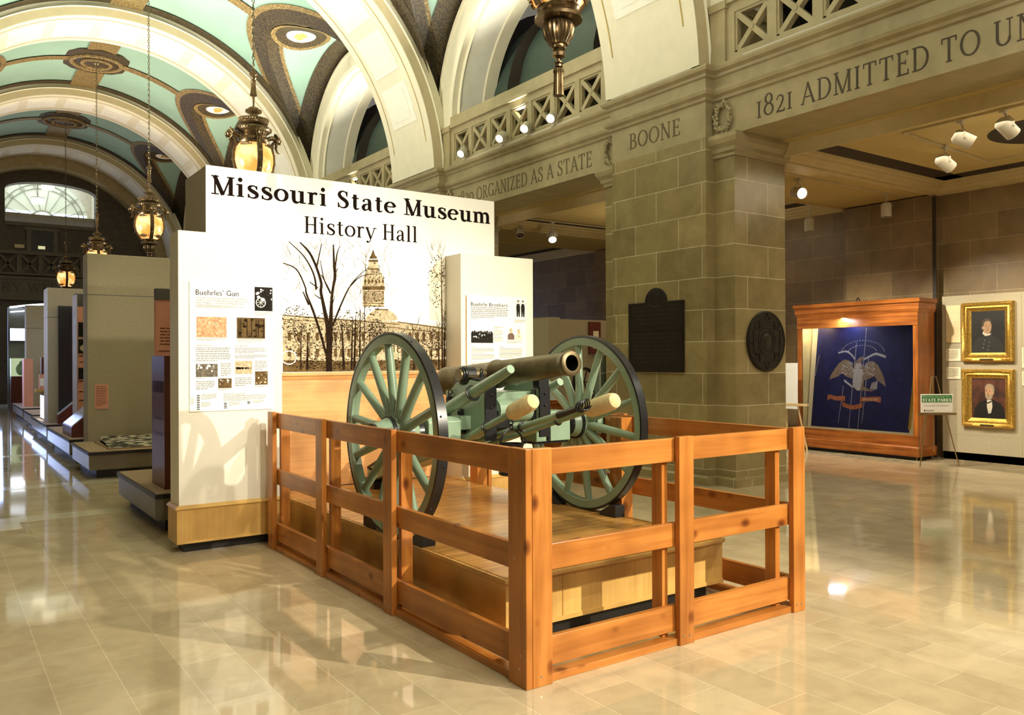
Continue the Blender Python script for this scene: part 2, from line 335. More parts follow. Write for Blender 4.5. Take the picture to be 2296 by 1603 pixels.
# ------------------------------------------------------------------ lettering
def smooth_pts(P, n=7):
    out = []; k = len(P)
    for i in range(k-1):
        p0, p1, p2, p3 = P[max(0, i-1)], P[i], P[i+1], P[min(k-1, i+2)]
        for j in range(n):
            t = j/n
            out.append(tuple(.5*((2*b)+(-a+c)*t+(2*a-5*b+4*c-d)*t*t+(-a+3*b-3*c+d)*t**3) for a, b, c, d in zip(p0, p1, p2, p3)))
    return out+[tuple(P[-1])]
def glyph(ch, K, N):
    """strokes of one serif letter: L line, A arc, P curve of (x, y, w), B serif, D dot; and its advance"""
    def B(x, y, top=False, e=.10): return ('L', x-K/2-e*.8, y-(N*.45 if top else -N*.45), x+K/2+e*.8, y-(N*.45 if top else -N*.45), N*.9)
    def st(x, h=1., w=K, s0=True, s1=True):
        return [('L', x, 0, x, h, w)]+([B(x, 0)] if s0 else [])+([B(x, h, True)] if s1 else [])
    def half(x, h=.69, w=K): return [('L', x, 0, x, h, w), B(x, 0, e=.09), ('L', x-K/2-.10, h-N*.5, x, h-N*.5, N)]
    h = N/2
    def S(sx, sy):
        return ('P', [(x*sx, y*sy, wv) for x, y, wv in [(.60, .72, N), (.54, .91, N), (.37, .975-.0, N*1.1), (.20, .89, K*.7), (.17, .74, K*.95), (.27, .60, K), (.44, .49, K*1.05), (.58, .37, K), (.61, .22, K*.9), (.52, .07, K*.6), (.35, .022, N*1.1), (.18, .09, N), (.11, .28, N)]])
    G = {
     'H': (st(.2)+st(.72)+[('L', .2, .52, .72, .52, N)], .92),
     'M': (st(.17, 1, N*1.2)+st(.93)+[('L', .14, 1, .55, 0, K), ('L', .55, 0, .93, 1, N*1.2)], 1.12),
     'S': ([S(1, 1), ('L', .60, .70, .60, .98, N), ('L', .11, .02, .11, .31, N)], .74),
     'A': ([('L', .10, 0, .44, 1, N*1.1), ('L', .42, 1, .80, 0, K), ('L', .2, .33, .70, .33, N), B(.10, 0, e=.06), B(.80, 0, e=.06)], .90),
     'B': (st(.2)+[('A', .37, .75, .21, .25-h, -90, 90), ('A', .40, .265, .26, .265-h, -90, 90), ('L', .2, 1-h, .38, 1-h, N), ('L', .2, .52, .40, .52, N), ('L', .2, h, .40, h, N)], .76),
     'D': (st(.2)+[('A', .40, .5, .42, .5-h, -90, 90), ('L', .2, 1-h, .41, 1-h, N), ('L', .2, h, .41, h, N)], .94),
     'E': (st(.2)+[('L', .2, 1-h, .62, 1-h, N), ('L', .2, .52, .52, .52, N), ('L', .2, h, .64, h, N), ('L', .61, .80, .61, 1, N), ('L', .64, 0, .64, .22, N), ('L', .51, .42, .51, .62, N)], .72),
     'F': (st(.2)+[('L', .2, 1-h, .62, 1-h, N), ('L', .2, .52, .52, .52, N), ('L', .61, .78, .61, 1, N), ('L', .51, .42, .51, .62, N)], .68),
     'G': ([('A', .48, .5, .39, .5-h, 42, 322), ('L', .79, 0.04, .79, .42, K), B(.79, .43, True, .07), ('L', .77, .74, .77, .97, N)], .94),
     'I': (st(.2), .42), 'L': (st(.2)+[('L', .2, h, .62, h, N), ('L', .62, 0, .62, .24, N)], .70),
     'K': (st(.2)+[('L', .70, 1, .24, .44, N), ('L', .36, .58, .76, 0, K), B(.70, 1, True, .05), B(.76, 0, e=.05)], .86),
     'N': (st(.17, 1, N*1.1)+st(.76, 1, N*1.1, False)+[('L', .15, 1, .76, 0, K)], .94),
     'O': ([('A', .47, .5, .39, .5-h, 0, 360)], .96),
     'P': (st(.2)+[('A', .38, .735, .24, .265-h, -90, 90), ('L', .2, 1-h, .40, 1-h, N), ('L', .2, .485, .40, .485, N)], .72),
     'R': (st(.2)+[('A', .38, .745, .23, .255-h, -90, 90), ('L', .2, 1-h, .40, 1-h, N), ('L', .2, .5, .40, .5, N), ('L', .38, .52, .74, 0, K), B(.74, 0, e=.05)], .84),
     'T': (st(.4, 1, K, True, False)+[('L', .06, 1-h, .74, 1-h, N), ('L', .07, .78, .07, 1, N), ('L', .73, .78, .73, 1, N)], .82),
     'U': ([('L', .2, .30, .2, 1, K), ('L', .72, .30, .72, 1, N), ('A', .46, .31, .26, .31-h, 180, 360), B(.2, 1, True), B(.72, 1, True)], .92),
     'V': ([('L', .06, 1, .42, 0, K), ('L', .42, 0, .76, 1, N), B(.06, 1, True, .05), B(.76, 1, True, .05)], .82),
     'W': ([('L', .06, 1, .32, 0, K), ('L', .32, 0, .54, 1, N), ('L', .54, 1, .80, 0, K), ('L', .80, 0, 1.04, 1, N), B(.06, 1, True, .05), B(1.04, 1, True, .05)], 1.12),
     'Y': ([('L', .06, 1, .38, .45, K), ('L', .72, 1, .38, .45, N), ('L', .38, 0, .38, .47, K), B(.38, 0), B(.06, 1, True, .05), B(.72, 1, True, .05)], .78),
     'Z': ([('L', .10, 1-h, .64, 1-h, N), ('L', .08, h, .66, h, N), ('L', .60, .98, .12, .02, K), ('L', .11, .8, .11, 1, N), ('L', .66, 0, .66, .22, N)], .76),
     '1': (st(.2, .80), .44), '7': (st(.2, 1.), .44),
     '8': ([('A', .36, .82, .22, .23, 0, 360), ('A', .36, .30, .28, .30-h, 0, 360)], .74),
     '2': ([('P', [(.10, .60, N), (.18, .75, N), (.34, .80, N*1.2), (.50, .70, K*.8), (.50, .54, K), (.36, .30, K*.8), (.12, .05, N)]), ('L', .08, h, .60, h, N*1.4), ('L', .60, 0, .60, .14, N)], .68),
     '0': ([('A', .38, .40, .30, .40-h, 0, 360)], .78),
     'i': (half(.2)+[('D', .19, .92, K*.62)], .42), 'l': (half(.2, 1.05), .42),
     'r': (half(.2)+[('P', [(.2, .46, N), (.30, .60, N*1.3), (.42, .665, K*.6), (.53, .60, K*.75)])], .58),
     'n': (half(.2)+[('L', .64, 0, .64, .46, K), B(.64, 0, e=.09), ('P', [(.2, .46, N), (.30, .61, N*1.2), (.46, .66, K*.7), (.60, .60, K*.9), (.64, .44, K)])], .84),
     'm': (half(.2)+[q for x in (.2, .62) for q in [('L', x+.42, 0, x+.42, .46, K), B(x+.42, 0, e=.08), ('P', [(x, .46, N), (x+.1, .61, N*1.2), (x+.25, .66, K*.7), (x+.38, .60, K*.9), (x+.42, .44, K)])]], 1.24),
     'u': ([('L', .2, .22, .2, .69, K), ('L', .10-K/2, .69-h, .2, .69-h, N), ('L', .64, 0, .64, .69, K), ('L', .54-K/2, .69-h, .64, .69-h, N), ('L', .64, h, .76+K/2, h, N), ('P', [(.2, .24, K), (.24, .09, K*.9), (.36, .03, K*.7), (.50, .07, N), (.64, .22, N)])], .86),
     'o': ([('A', .37, .345, .29, .345-h, 0, 360)], .74),
     'e': ([('A', .36, .345, .28, .345-h, 8, 318), ('L', .09, .385, .64, .385, N)], .70),
     's': ([S(.86, .69), ('L', .51, .48, .51, .68, N), ('L', .095, .01, .095, .22, N)], .62),
     't': ([('L', .24, .14, .24, .86, K), ('L', .06, .69-h, .46, .69-h, N), ('P', [(.24, .20, K), (.27, .06, K*.8), (.37, .025, N*1.2), (.48, .08, N)])], .52),
     'a': ([('L', .50, .10, .50, .48, K), ('P', [(.13, .50, K*.8), (.20, .64, N), (.34, .67, N), (.47, .61, K*.8), (.50, .46, K)]), ('P', [(.50, .41, N), (.34, .375, N), (.18, .29, K*.8), (.13, .16, K), (.20, .04, K*.7), (.34, .05, N), (.50, .19, N)]), ('P', [(.50, .14, K), (.53, .04, K*.6), (.64, .04, N)])], .70),
     'y': ([('L', .10, .69, .38, .0, K), ('L', .66, .69, .34, -.10, N), ('P', [(.36, -.06, N), (.28, -.22, N), (.14, -.25, N*1.6)]), ('D', .14, -.21, K*.5), B(.12, .69, True, .06), B(.66, .69, True, .06)], .74),
    }
    return G.get(ch, ([], .36))
def nib(K, N, dx, dy):
    a = abs(dy)/max(1e-6, sqrt(dx*dx+dy*dy)); return N+(K-N)*a**1.4
def serif(mb, text, M, width, cap, K, N, depth0=.004, track=.0):
    """draws TEXT in strokes on the local xy plane of M, from x 0 to WIDTH, baseline y 0"""
    tot = 0; items = []
    for ch in text:
        g, a = glyph(ch, K, N); items.append((g, tot)); tot += a+track
    sx = width/(tot-track); old = mb.M; mb.M = M
    cnt = [0]
    def rib(pts):
        cnt[0] += 1; depth = depth0+cnt[0]*2e-5
        k = len(pts); A = []; Bq = []
        for i, (x, y, wv) in enumerate(pts):
            x0, y0, _ = pts[max(0, i-1)]; x1, y1, _ = pts[min(k-1, i+1)]
            d = sqrt((x1-x0)**2+(y1-y0)**2) or 1; nx, ny = -(y1-y0)/d, (x1-x0)/d
            A.append((x+nx*wv/2, y+ny*wv/2)); Bq.append((x-nx*wv/2, y-ny*wv/2))
        V = []
        for z in (0, depth):
            V += [((x+x0_)*sx, y*cap, z) for x, y in A]+[((x+x0_)*sx, y*cap, z) for x, y in Bq]
        F = []
        for i in range(k-1):
            F += [(2*k+i, 2*k+i+1, 3*k+i+1, 3*k+i), (i, i+1, 2*k+i+1, 2*k+i), (k+i+1, k+i, 3*k+i, 3*k+i+1)]
        F += [(0, 2*k, 3*k, k), (k-1, 2*k-1, 4*k-1, 3*k-1)]
        mb.add(V, F)
    for g, x0_ in items:
        for s in g:
            if s[0] == 'L': rib([(s[1], s[2], s[5]), (s[3], s[4], s[5])])
            elif s[0] == 'A':
                _, cx, cy, rx, ry, a0, a1 = s; n = max(8, int(abs(a1-a0)/11)); pts = []
                for i in range(n+1):
                    t = R(a0+(a1-a0)*i/n); pts.append((cx+rx*cos(t), cy+ry*sin(t), nib(K, N, -rx*sin(t), ry*cos(t))))
                rib(pts)
            elif s[0] == 'P': rib(smooth_pts(s[1], 5))
            elif s[0] == 'D':
                n = 14; _, cx, cy, r = s; asp = cap/sx
                V = [((cx+x0_)*sx+r*cap*cos(2*pi*i/n), cy*cap+r*cap*sin(2*pi*i/n), depth0) for i in range(n)]; mb.add(V, [tuple(range(n))])
    mb.M = old
def frame_x(x0, y, z):      # text on a face that looks towards -Y (reads along +X)
    return Matrix(((1, 0, 0, x0), (0, 0, -1, y), (0, 1, 0, z), (0, 0, 0, 1)))
def frame_y(x, y0, z):      # text on a face that looks towards -X (reads along -Y)
    return Matrix(((0, 0, -1, x), (-1, 0, 0, y0), (0, 1, 0, z), (0, 0, 0, 1)))
def sans(mb, text, M, width=None, size=.05, depth=.0015, sx=1.):
    """lettering in Blender's own typeface, turned into mesh"""
    cu = bpy.data.curves.new('lettering', 'FONT'); cu.body = text; cu.size = size; cu.resolution_u = 2
    o = bpy.data.objects.new('lettering', cu); COL.objects.link(o)
    dg = bpy.context.evaluated_depsgraph_get(); me = bpy.data.meshes.new_from_object(o.evaluated_get(dg))
    V = [v.co.copy() for v in me.vertices]; F = [tuple(p.vertices) for p in me.polygons]
    bpy.data.objects.remove(o); bpy.data.curves.remove(cu); bpy.data.meshes.remove(me)
    if not V: return
    x0 = min(v.x for v in V); x1 = max(v.x for v in V); k = width/(x1-x0) if width else sx
    old = mb.M; mb.M = M; mb.add([((v.x-x0)*k, v.y, depth) for v in V], F); mb.M = old
def text_lines(mb, M, x, y, wd, n, pitch, hgt=.35, last=.6, rnd=random):
    """small print too fine to read: rows of broken dashes on the local plane"""
    old = mb.M; mb.M = M
    for i in range(n):
        xx = x; end = x+wd*(last if i == n-1 else rnd.uniform(.93, 1))
        while xx < end:
            l = min(rnd.uniform(.6, 2.4)*pitch, end-xx); yy = y-i*pitch
            mb.add([(xx, yy, .0012), (xx+l, yy, .0012), (xx+l, yy+pitch*hgt, .0012), (xx, yy+pitch*hgt, .0012)], [(0, 1, 2, 3)]); xx += l+pitch*.28
    mb.M = old
def flat(mb, M, pts, d=.001):
    old = mb.M; mb.M = M; mb.add([(a, b, d) for a, b in pts], [tuple(range(len(pts)))]); mb.M = old
def oval(cx, cy, rx, ry, n=24, a0=0, a1=2*pi): return [(cx+rx*cos(a0+(a1-a0)*i/n), cy+ry*sin(a0+(a1-a0)*i/n)) for i in range(n)]
# ------------------------------------------------------------------ the setting
def S(name): return thing(name, None, None, kind='structure')
XB, XS, XJ, XW = 8.22, 8.38, 9.40, 13.70
fl = MB(); fl.box(-1.2, 14.0, -3.5, 38.2, -.1, 0); floor = tag(fl.build('floor', TILE), kind='structure')
BORDER = plain('pale_border_marble', (.66, .58, .42), .1, var=.1, scale=3)
q = MB()
for y0, y1 in ((9.83, 10.15), (12.35, 12.66), (16.6, 16.9)): q.box(-1.1, 2.4, y0, y1, 0, .002)
q.box(.35, .72, 9.45, 9.83, 0, .002)
q.build('floor_border', BORDER, floor)
# right wall ---------------------------------------------------------
wall = S('wall_right')
ENT = [(-.20, 4.525), (0, 4.525), (0, 4.985), (.03, 4.995), (.04, 5.03), (.085, 5.06), (.10, 5.10), (.10, 5.125), (.02, 5.13), (.02, 5.285), (.05, 5.30), (.06, 5.33), (.115, 5.36), (.13, 5.395), (.13, 5.42), (-.20, 5.42)]
CAPM = [(0, 4.25), (.02, 4.25), (.02, 4.29), (.05, 4.31), (.055, 4.36), (.10, 4.41), (.12, 4.47), (.12, 4.525), (0, 4.525)]
PLI = [(0, 0), (.06, 0), (.06, .10), (.03, .125), (0, .125)]
def pier(yc):
    a, b = yc-1.235, yc+1.235; p0, p1 = yc-.90, yc+.90
    m = MB(); m.prism([(XB, p0), (XB, p1), (XS, p1), (XS, b), (XJ, b), (XJ, a), (XS, a), (XS, p0)], 0, 4.525, 'xy')
    o = m.build('pier', STONE, wall)
    m = MB(); m.prism([(XB+.003, p0+.003), (XB+.003, p1-.003), (XS+.1, p1-.003), (XS+.1, p0+.003)], 4.53, 5.4, 'xy')
    m.sweep([(XS, p0-.0), (XB, p0), (XB, p1), (XS, p1)], ENT[1:-1]+[(-.02, 5.42), (-.02, 4.525)], 1, True)
    m.box(XB-.02, XS+.9, p0, p1, 5.42, 5.47); m.build('pier_entablature', STONE_PLAIN, o)
    m = MB(); m.sweep([(XS, p0), (XS, a), (XJ, a), (XJ, a+.3)], CAPM, -1); m.sweep([(XS, p1), (XS, b), (XJ, b), (XJ, b-.3)], CAPM, 1)
    m.build('capital_moulding', STONE_PLAIN, o)
    m = MB(); m.sweep([(XJ, a), (XS, a), (XS, p0), (XB, p0), (XB, p1), (XS, p1), (XS, b), (XJ, b)], PLI, 1); m.build('plinth', STONE, o)
    return o
def wreath(m, y, z, r=.115, ry=.17):
    for i in range(34):
        t = 2*pi*i/34
        for q_ in range(3):
            m.ball((XS-.03-random.random()*.03, y+(r+random.uniform(-.035, .035))*cos(t), z+(ry+random.uniform(-.04, .04))*sin(t)), (.022, .019*random.uniform(.6, 1.3), .024*random.uniform(.6, 1.3)), 6, 4)
    for s in (-1, 1): m.tube([(XS-.02, y+s*.03, z-ry), (XS-.03, y+s*.07, z-ry-.09), (XS-.02, y+s*.05, z-ry-.15)], [.018, .02, .012], 6)
for k, yc in enumerate(ARCHES):
    o = pier(yc)
    if k == 1:
        m = MB(); serif(m, 'BOONE', frame_y(XB-.001, 8.75, 4.655), 1.0, .225, .13, .055, .003, .06); m.build('inscription', LETTERSHADE, o)
for k, yc in enumerate(BAYS):
    y0, y1 = yc-2.54, yc+2.54                      # between the pier blocks
    m = MB(); m.sweep([(XS, y0), (XS, y1)], ENT, 1)
    m.box(XS+.15, XJ-.1, y0, y1, 4.53, 5.40); m.box(XS+.02, XJ, y0+.3, y1-.3, 4.528, 4.62)
    e = m.build('entablature', STONE_PLAIN, wall)
    m = MB(); m.box(XS+.06, XJ-.08, yc-2.06, yc+2.06, 4.524, 4.5285)
    m.build('soffit_panel', STONE_PLAIN, e)
    if k == 0:
        m = MB(); serif(m, '1821 ADMITTED TO UNION', frame_y(XS-.001, 6.63, 4.625), 3.75, .25, .115, .055, .003, .07); m.build('inscription', LETTERSHADE2, e)
    if k == 1:
        m = MB(); serif(m, '1820 ORGANIZED AS A STATE', frame_y(XS-.001, 13.75, 4.64), 4.0, .24, .115, .055, .003, .05); m.build('inscription', LETTERSHADE, e)
    if k < 3:
        for s in (-1, 1):
            m = MB(); wreath(m, yc+s*2.36, 4.76); m.build('wreath', STONE_PLAIN, e)
    # gallery balustrade: seven crossed panels between two rails
    b0, b1 = yc-2.28, yc+2.28; m = MB(); X0, X1 = 8.34, 8.46
    m.box(X0, X1, b0, b1, 5.42, 5.53); m.box(X0, X1, b0, b1, 6.05, 6.17); m.box(X0-.05, X1+.12, b0, b1, 6.17, 6.24); m.box(X0-.02, X1+.16, b0, b1, 6.24, 6.40)
    pw = (b1-b0-.12)/7
    for i in range(8): m.box(X0, X1, b0+i*pw, b0+i*pw+.12, 5.53, 6.05)
    for i in range(7):
        ya, yb_ = b0+i*pw+.12, b0+(i+1)*pw
        m.beam((8.40, ya, 5.53), (8.40, yb_, 6.05), .07, .085, (1, 0, 0)); m.beam((8.405, ya, 6.05), (8.405, yb_, 5.53), .07, .085, (1, 0, 0))
        m.box(8.36, 8.43, ya, ya+.03, 5.53, 6.05); m.box(8.36, 8.43, yb_-.03, yb_, 5.53, 6.05); m.box(8.36, 8.43, ya, yb_, 5.53, 5.56); m.box(8.36, 8.43, ya, yb_, 6.02, 6.05)
        m.cyl((8.345, (ya+yb_)/2, 5.79), (8.42, (ya+yb_)/2, 5.79), .035, n=10)
    m.build('balustrade', STONE_PLAIN, wall)
    m = MB()
    for s in (-1, 1):
        ys = sorted((yc+s*2.28, yc+s*2.80)); m.box(8.30, 9.3, ys[0], ys[1], 5.42, 6.12); m.box(8.27, 9.33, ys[0]-.03, ys[1]+.03, 6.12, 6.22)
    m.build('arch_pedestal', STONE_PLAIN, wall)
    # wall arch: ring, reveal and its inner order
    def arch_curve(r, n=40): return [(yc-r, 6.22)]+[(yc-r*cos(pi*i/n), 6.40+r*sin(pi*i/n)) for i in range(n+1)]+[(yc+r, 6.22)]
    def arch_band(m, ra, xa, rb, xb): m.strip([(xa, y, z) for y, z in arch_curve(ra)], [(xb, y, z) for y, z in arch_curve(rb)])
    m = MB(); arch_band(m, 2.80, 8.36, 2.76, 8.30); arch_band(m, 2.76, 8.30, 2.70, 8.30); arch_band(m, 2.70, 8.33, 2.70, 8.30); arch_band(m, 2.70, 8.33, 2.36, 8.33); arch_band(m, 2.36, 8.33, 2.28, 8.36); arch_band(m, 2.28, 8.36, 2.28, 8.48)
    arch_band(m, 2.28, 8.48, 2.22, 8.50); arch_band(m, 2.22, 9.05, 2.22, 9.30); arch_band(m, 2.24, 9.02, 2.22, 9.05); arch_band(m, 2.22, 9.30, 2.6, 9.30)
    a = m.build('wall_arch', CREAM, wall)
    m = MB(); arch_band(m, 2.22, 8.50, 2.24, 8.52); arch_band(m, 2.24, 8.52, 2.24, 9.02); m.build('arch_reveal', CREAM2, a)
    m = MB(); arch_band(m, 2.78, 8.42, 3.43, 8.42); m.box(8.40, 8.6, yc-3.4375, yc-2.78, 5.42, 6.45); m.box(8.40, 8.6, yc+2.78, yc+3.4375, 5.42, 6.45); m.build('spandrel', ORN, a)
# gallery behind the arches
g = MB(); g.box(13.65, 13.8, -2.5, 37, 5.4, 9.6); g.box(9.3, 13.8, -2.5, 37, 5.30, 5.41)
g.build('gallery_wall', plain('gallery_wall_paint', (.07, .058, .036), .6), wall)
g = MB(); n = 20
for yb in BAYS:
    A = [(11.5-2.25*cos(pi*i/n), yb-2.9, 6.7+2.25*sin(pi*i/n)) for i in range(n+1)]; Bq = [(x, yb+2.9, z) for x, y, z in A]; g.strip(A, Bq)
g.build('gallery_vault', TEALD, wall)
g = MB(); g2 = MB()
for ya in ARCHES:
    for r, m_, h in ((2.10, g, .55), (2.18, g2, .95)):
        A = [(11.5-r*cos(pi*i/n), ya-h, 6.7+r*sin(pi*i/n)) for i in range(n+1)]; m_.strip(A, [(x, y+2*h, z) for x, y, z in A])
        for s in (-1, 1): m_.strip([(x, ya+s*h, z) for x, y, z in A], [(11.5-2.5*cos(pi*i/n), ya+s*h, 6.7+2.5*sin(pi*i/n)) for i in range(n+1)])
for yb in BAYS:
    for ya_ in (yb+1.75, yb-1.75):
        for r, m_, h in ((2.0, g, .5), (1.93, g2, .12)):
            for yy in ((ya_,) if h > .3 else (ya_-.56, ya_+.56)):
                A = [(11.5-r*cos(pi*i/n), yy-h, 6.5+r*sin(pi*i/n)) for i in range(n+1)]; m_.strip(A, [(x, y+2*h, z) for x, y, z in A])
        for q_ in (-.5, .5):
            for r0, r1, m_ in ((2.0, 2.30, g), (2.30, 2.55, g2)): m_.strip([(11.5-r0*cos(pi*i/n), ya_+q_, 6.5+r0*sin(pi*i/n)) for i in range(n+1)], [(11.5-r1*cos(pi*i/n), ya_+q_, 6.5+r1*sin(pi*i/n)) for i in range(n+1)])
    for sg in (-1, 1):
        P = [(11.5-2.2*cos(pi*i/n), yb+sg*2.2*cos(pi*i/n), 6.7+2.2*sin(pi*i/n)) for i in range(n+1)]
        g2.strip([(x, y-.24, z) for x, y, z in P], [(x, y+.24, z) for x, y, z in P])
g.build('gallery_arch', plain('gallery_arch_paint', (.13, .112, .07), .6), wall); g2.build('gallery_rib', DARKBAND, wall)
# aisle: back wall, ceiling
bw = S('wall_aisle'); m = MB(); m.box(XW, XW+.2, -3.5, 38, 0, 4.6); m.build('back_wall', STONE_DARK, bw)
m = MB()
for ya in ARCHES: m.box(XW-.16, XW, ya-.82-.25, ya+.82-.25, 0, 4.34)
m.build('pilaster', STONE_DARK, bw)
m = MB(); m.box(XW-.17, XW-.16, 7.10, 7.16, 0, 4.3); m.build('painted_shadow_strip', DARKBAND, bw)  # flat dark strip painted for the shaded side of a recess
ac = S('ceiling_aisle')
m = MB()
for ya in ARCHES: m.box(9.2, XW, ya-1.02, ya+.58, 4.36, 4.75)
m.build('ceiling_beam', AISLE, ac)
m = MB()
for ya, yb in zip(ARCHES[:-1], ARCHES[1:]): m.box(9.2, XW, ya+.58, yb-1.02, 4.515, 4.75)
m.build('coffer_panel', AISLE, ac)
CO = [(0, 4.33), (.07, 4.34), (.075, 4.37), (.12, 4.385), (.15, 4.42), (.20, 4.43), (.215, 4.465), (.27, 4.475), (.29, 4.515), (0, 4.515)]
for ya, yb in zip(ARCHES[:-1], ARCHES[1:]):
    a, b = ya+.58, yb-1.02
    m = MB(); P = [(9.32, (a+b)/2), (9.32, b), (XW, b), (XW, a), (9.32, a), (9.32, (a+b)/2)]; m.sweep(P, CO, -1, False); m.build('coffer_moulding', AISLE2, ac)
    m = MB(); i0, i1 = .29, .62
    m.box(9.32+i0, 9.32+i1, a+i0, b-i0, 4.511, 4.518); m.box(XW-i1, XW-i0, a+i0, b-i0, 4.511, 4.518)
    m.box(9.32+i0, XW-i0, a+i0, a+i1, 4.511, 4.518); m.box(9.32+i0, XW-i0, b-i1, b-i0, 4.511, 4.518); m.build('dark_border', DARKBAND, ac)
    m = MB(); m.lathe([(0, 4.508), (.72, 4.508), (.72, 4.518)], ((9.32+XW)/2, (a+b)/2, 0), 40); m.build('dark_roundel', DARKBAND, ac)
# left wall (out of the picture, carries the other side of the vault)
m = MB(); m.box(-1.15, -.95, -3.5, 38, 0, 10.2); tag(m.build('wall_left', plain('left_wall_stone', (.16, .13, .08), .5)), kind='structure')
# vault ---------------------------------------------------------------
ceil = S('ceiling'); RV, RL = 4.72, 2.85
def th0(s):
    z = 6.4+sqrt(max(0, RL*RL-s*s)); return asin(min(1, (z-ZC)/RV))
def vp(y, t, r=RV): return (XC+r*cos(t), y, ZC+r*sin(t))
m = MB()
for yc in BAYS:
    ys = [-3.4375]+[-RL+2*RL*i/60 for i in range(61)]+[3.4375]; rows = []
    for s in ys:
        t = th0(max(-RL, min(RL, s))); rows.append([vp(yc+s, t+(pi-2*t)*j/48) for j in range(49)])
    V = [p for r in rows for p in r]; m.add(V, [(i*49+j, i*49+j+1, (i+1)*49+j+1, (i+1)*49+j) for i in range(len(ys)-1) for j in range(48)], True)
    for sd in (1, -1):
        V = []; k = 12
        for i in range(61):
            s = -RL+2*RL*i/60; z = 6.4+sqrt(max(0, RL*RL-s*s)); xg = RV*cos(th0(s))
            for j in range(k+1): V.append((XC+sd*(xg+(4.74-xg)*j/k), yc+s, z))
        m.add(V, [(i*(k+1)+j, i*(k+1)+j+1, (i+1)*(k+1)+j+1, (i+1)*(k+1)+j) for i in range(60) for j in range(k)], True)
m.build('vault', TEAL, ceil)
def off_groin(sg, d0, d1, r):
    """ribbon on the barrel, D0 to D1 metres outside the lunette's edge"""
    S_ = [-2.80+5.6*i/64 for i in range(65)]; P = [(th0(s)*RV, s) for s in S_]; A, Bq = [], []
    for i, (a, s) in enumerate(P):
        a0, s0 = P[max(0, i-1)]; a1, s1 = P[min(64, i+1)]; d = sqrt((a1-a0)**2+(s1-s0)**2); na, ns = (s1-s0)/d, -(a1-a0)/d
        for L_, dd in ((A, d0), (Bq, d1)): L_.append((a+na*dd, s+ns*dd))
    f = lambda q_: [(XC+sg*r*cos(a/RV), s, ZC+r*sin(a/RV)) for a, s in q_]
    return f(A), f(Bq)
for yc in BAYS:
    for sg in (1, -1):
        m = MB(); m.M = Matrix.Translation((0, yc, 0)); m.strip(*off_groin(sg, -.02, .36, RV-.02)); b = m.build('groin_band', ORN, ceil)
        m = MB(); m.M = Matrix.Translation((0, yc, 0)); m.strip(*off_groin(sg, .36, .50, RV-.02)); m.build('groin_border', ORNL, b)
        # on the lunette's own surface
        m = MB(); m2 = MB(); S_ = [-2.8+5.6*i/64 for i in range(65)]
        def lp(s, x, r=RL-.02): return (XC+sg*x, yc+s*r/RL, 6.4+r*sqrt(max(0, 1-(s/RL)**2)))
        m.strip([lp(s, RV*cos(th0(s))) for s in S_], [lp(s, min(4.6, RV*cos(th0(s))+.30)) for s in S_])
        m.strip([lp(s, max(RV*cos(th0(s)), 4.12)) for s in S_], [lp(s, 4.62) for s in S_]); m.build('lunette_band', ORN, b)
        m2.strip([lp(s, min(4.6, RV*cos(th0(s))+.30)) for s in S_], [lp(s, min(4.62, RV*cos(th0(s))+.40)) for s in S_]); m2.build('lunette_border', ORNL, b)
        m = MB(); cx = 3.30
        def el(k, n=40, r=RL-.04): return [lp(.66*k*sin(2*pi*i/n), cx+.60*k*cos(2*pi*i/n), r) for i in range(n+1)]
        def ring(mm, k0, k1, r): mm.strip(el(k0, 40, r), el(k1, 40, r))
        ring(m, .55, .95, RL-.045); md = m.build('oval_medallion', ORN, ceil)
        m = MB(); ring(m, .95, 1.12, RL-.04); m.build('oval_border', ORNL, md)
        m = MB(); ring(m, .001, .55, RL-.05); m.build('oval_field', CREAM2, md)
        m = MB(); P = [lp(.3*sin(a_)*(.5+.5*random.random()), cx+.22*cos(a_)*(.4+.6*random.random()), RL-.06) for a_ in [2*pi*i/14 for i in range(14)]]; m.add(P, [tuple(range(14))]); m.build('oval_figure', GOLDLINE, md)
    # crown rib, cross ribs and roundel
    m = MB()
    def arcstrip(mm, y0, y1, t0, t1, r, n_=16): mm.strip([vp(yc+y0, t0+(t1-t0)*i/n_, r) for i in range(n_+1)], [vp(yc+y1, t0+(t1-t0)*i/n_, r) for i in range(n_+1)])
    arcstrip(m, -2.6, 2.6, pi/2-.075, pi/2+.075, RV-.035, 4); rb = m.build('crown_rib', ORNL, ceil)
    for sg in (0, 1):
        m = MB(); t0, t1 = th0(0)+.10, pi/2-.1
        if sg: t0, t1 = pi-t0, pi-t1
        arcstrip(m, -.17, .17, t0, t1, RV-.03); m.build('cross_rib', ORNL, rb)
    m = MB(); n_ = 96; zt = ZC+RV-.06
    m.lathe([(0, zt-.05), (.35, zt-.05), (.42, zt-.02), (.98, zt), (.98, zt+.06)], (XC, yc, 0), n_, 12, .03); r_ = m.build('crown_roundel', ORN, ceil)
    m = MB(); m.torus((XC, yc, zt-.03), .62, .06, n=40); m.torus((XC, yc, zt-.05), .36, .05, n=36); m.build('roundel_ring', ORNL, r_)
    for s in (-1, 1):           # dark gilded border on the vault beside each arch
        m = MB(); t0 = th0(2.35)
        m.strip([vp(yc+s*2.54, t0*.7+(pi-1.4*t0)*i/60, RV-.03) for i in range(61)], [vp(yc+s*2.20, t0+(pi-2*t0)*i/60, RV-.03) for i in range(61)]); m.build('arch_border', ORN, ceil)
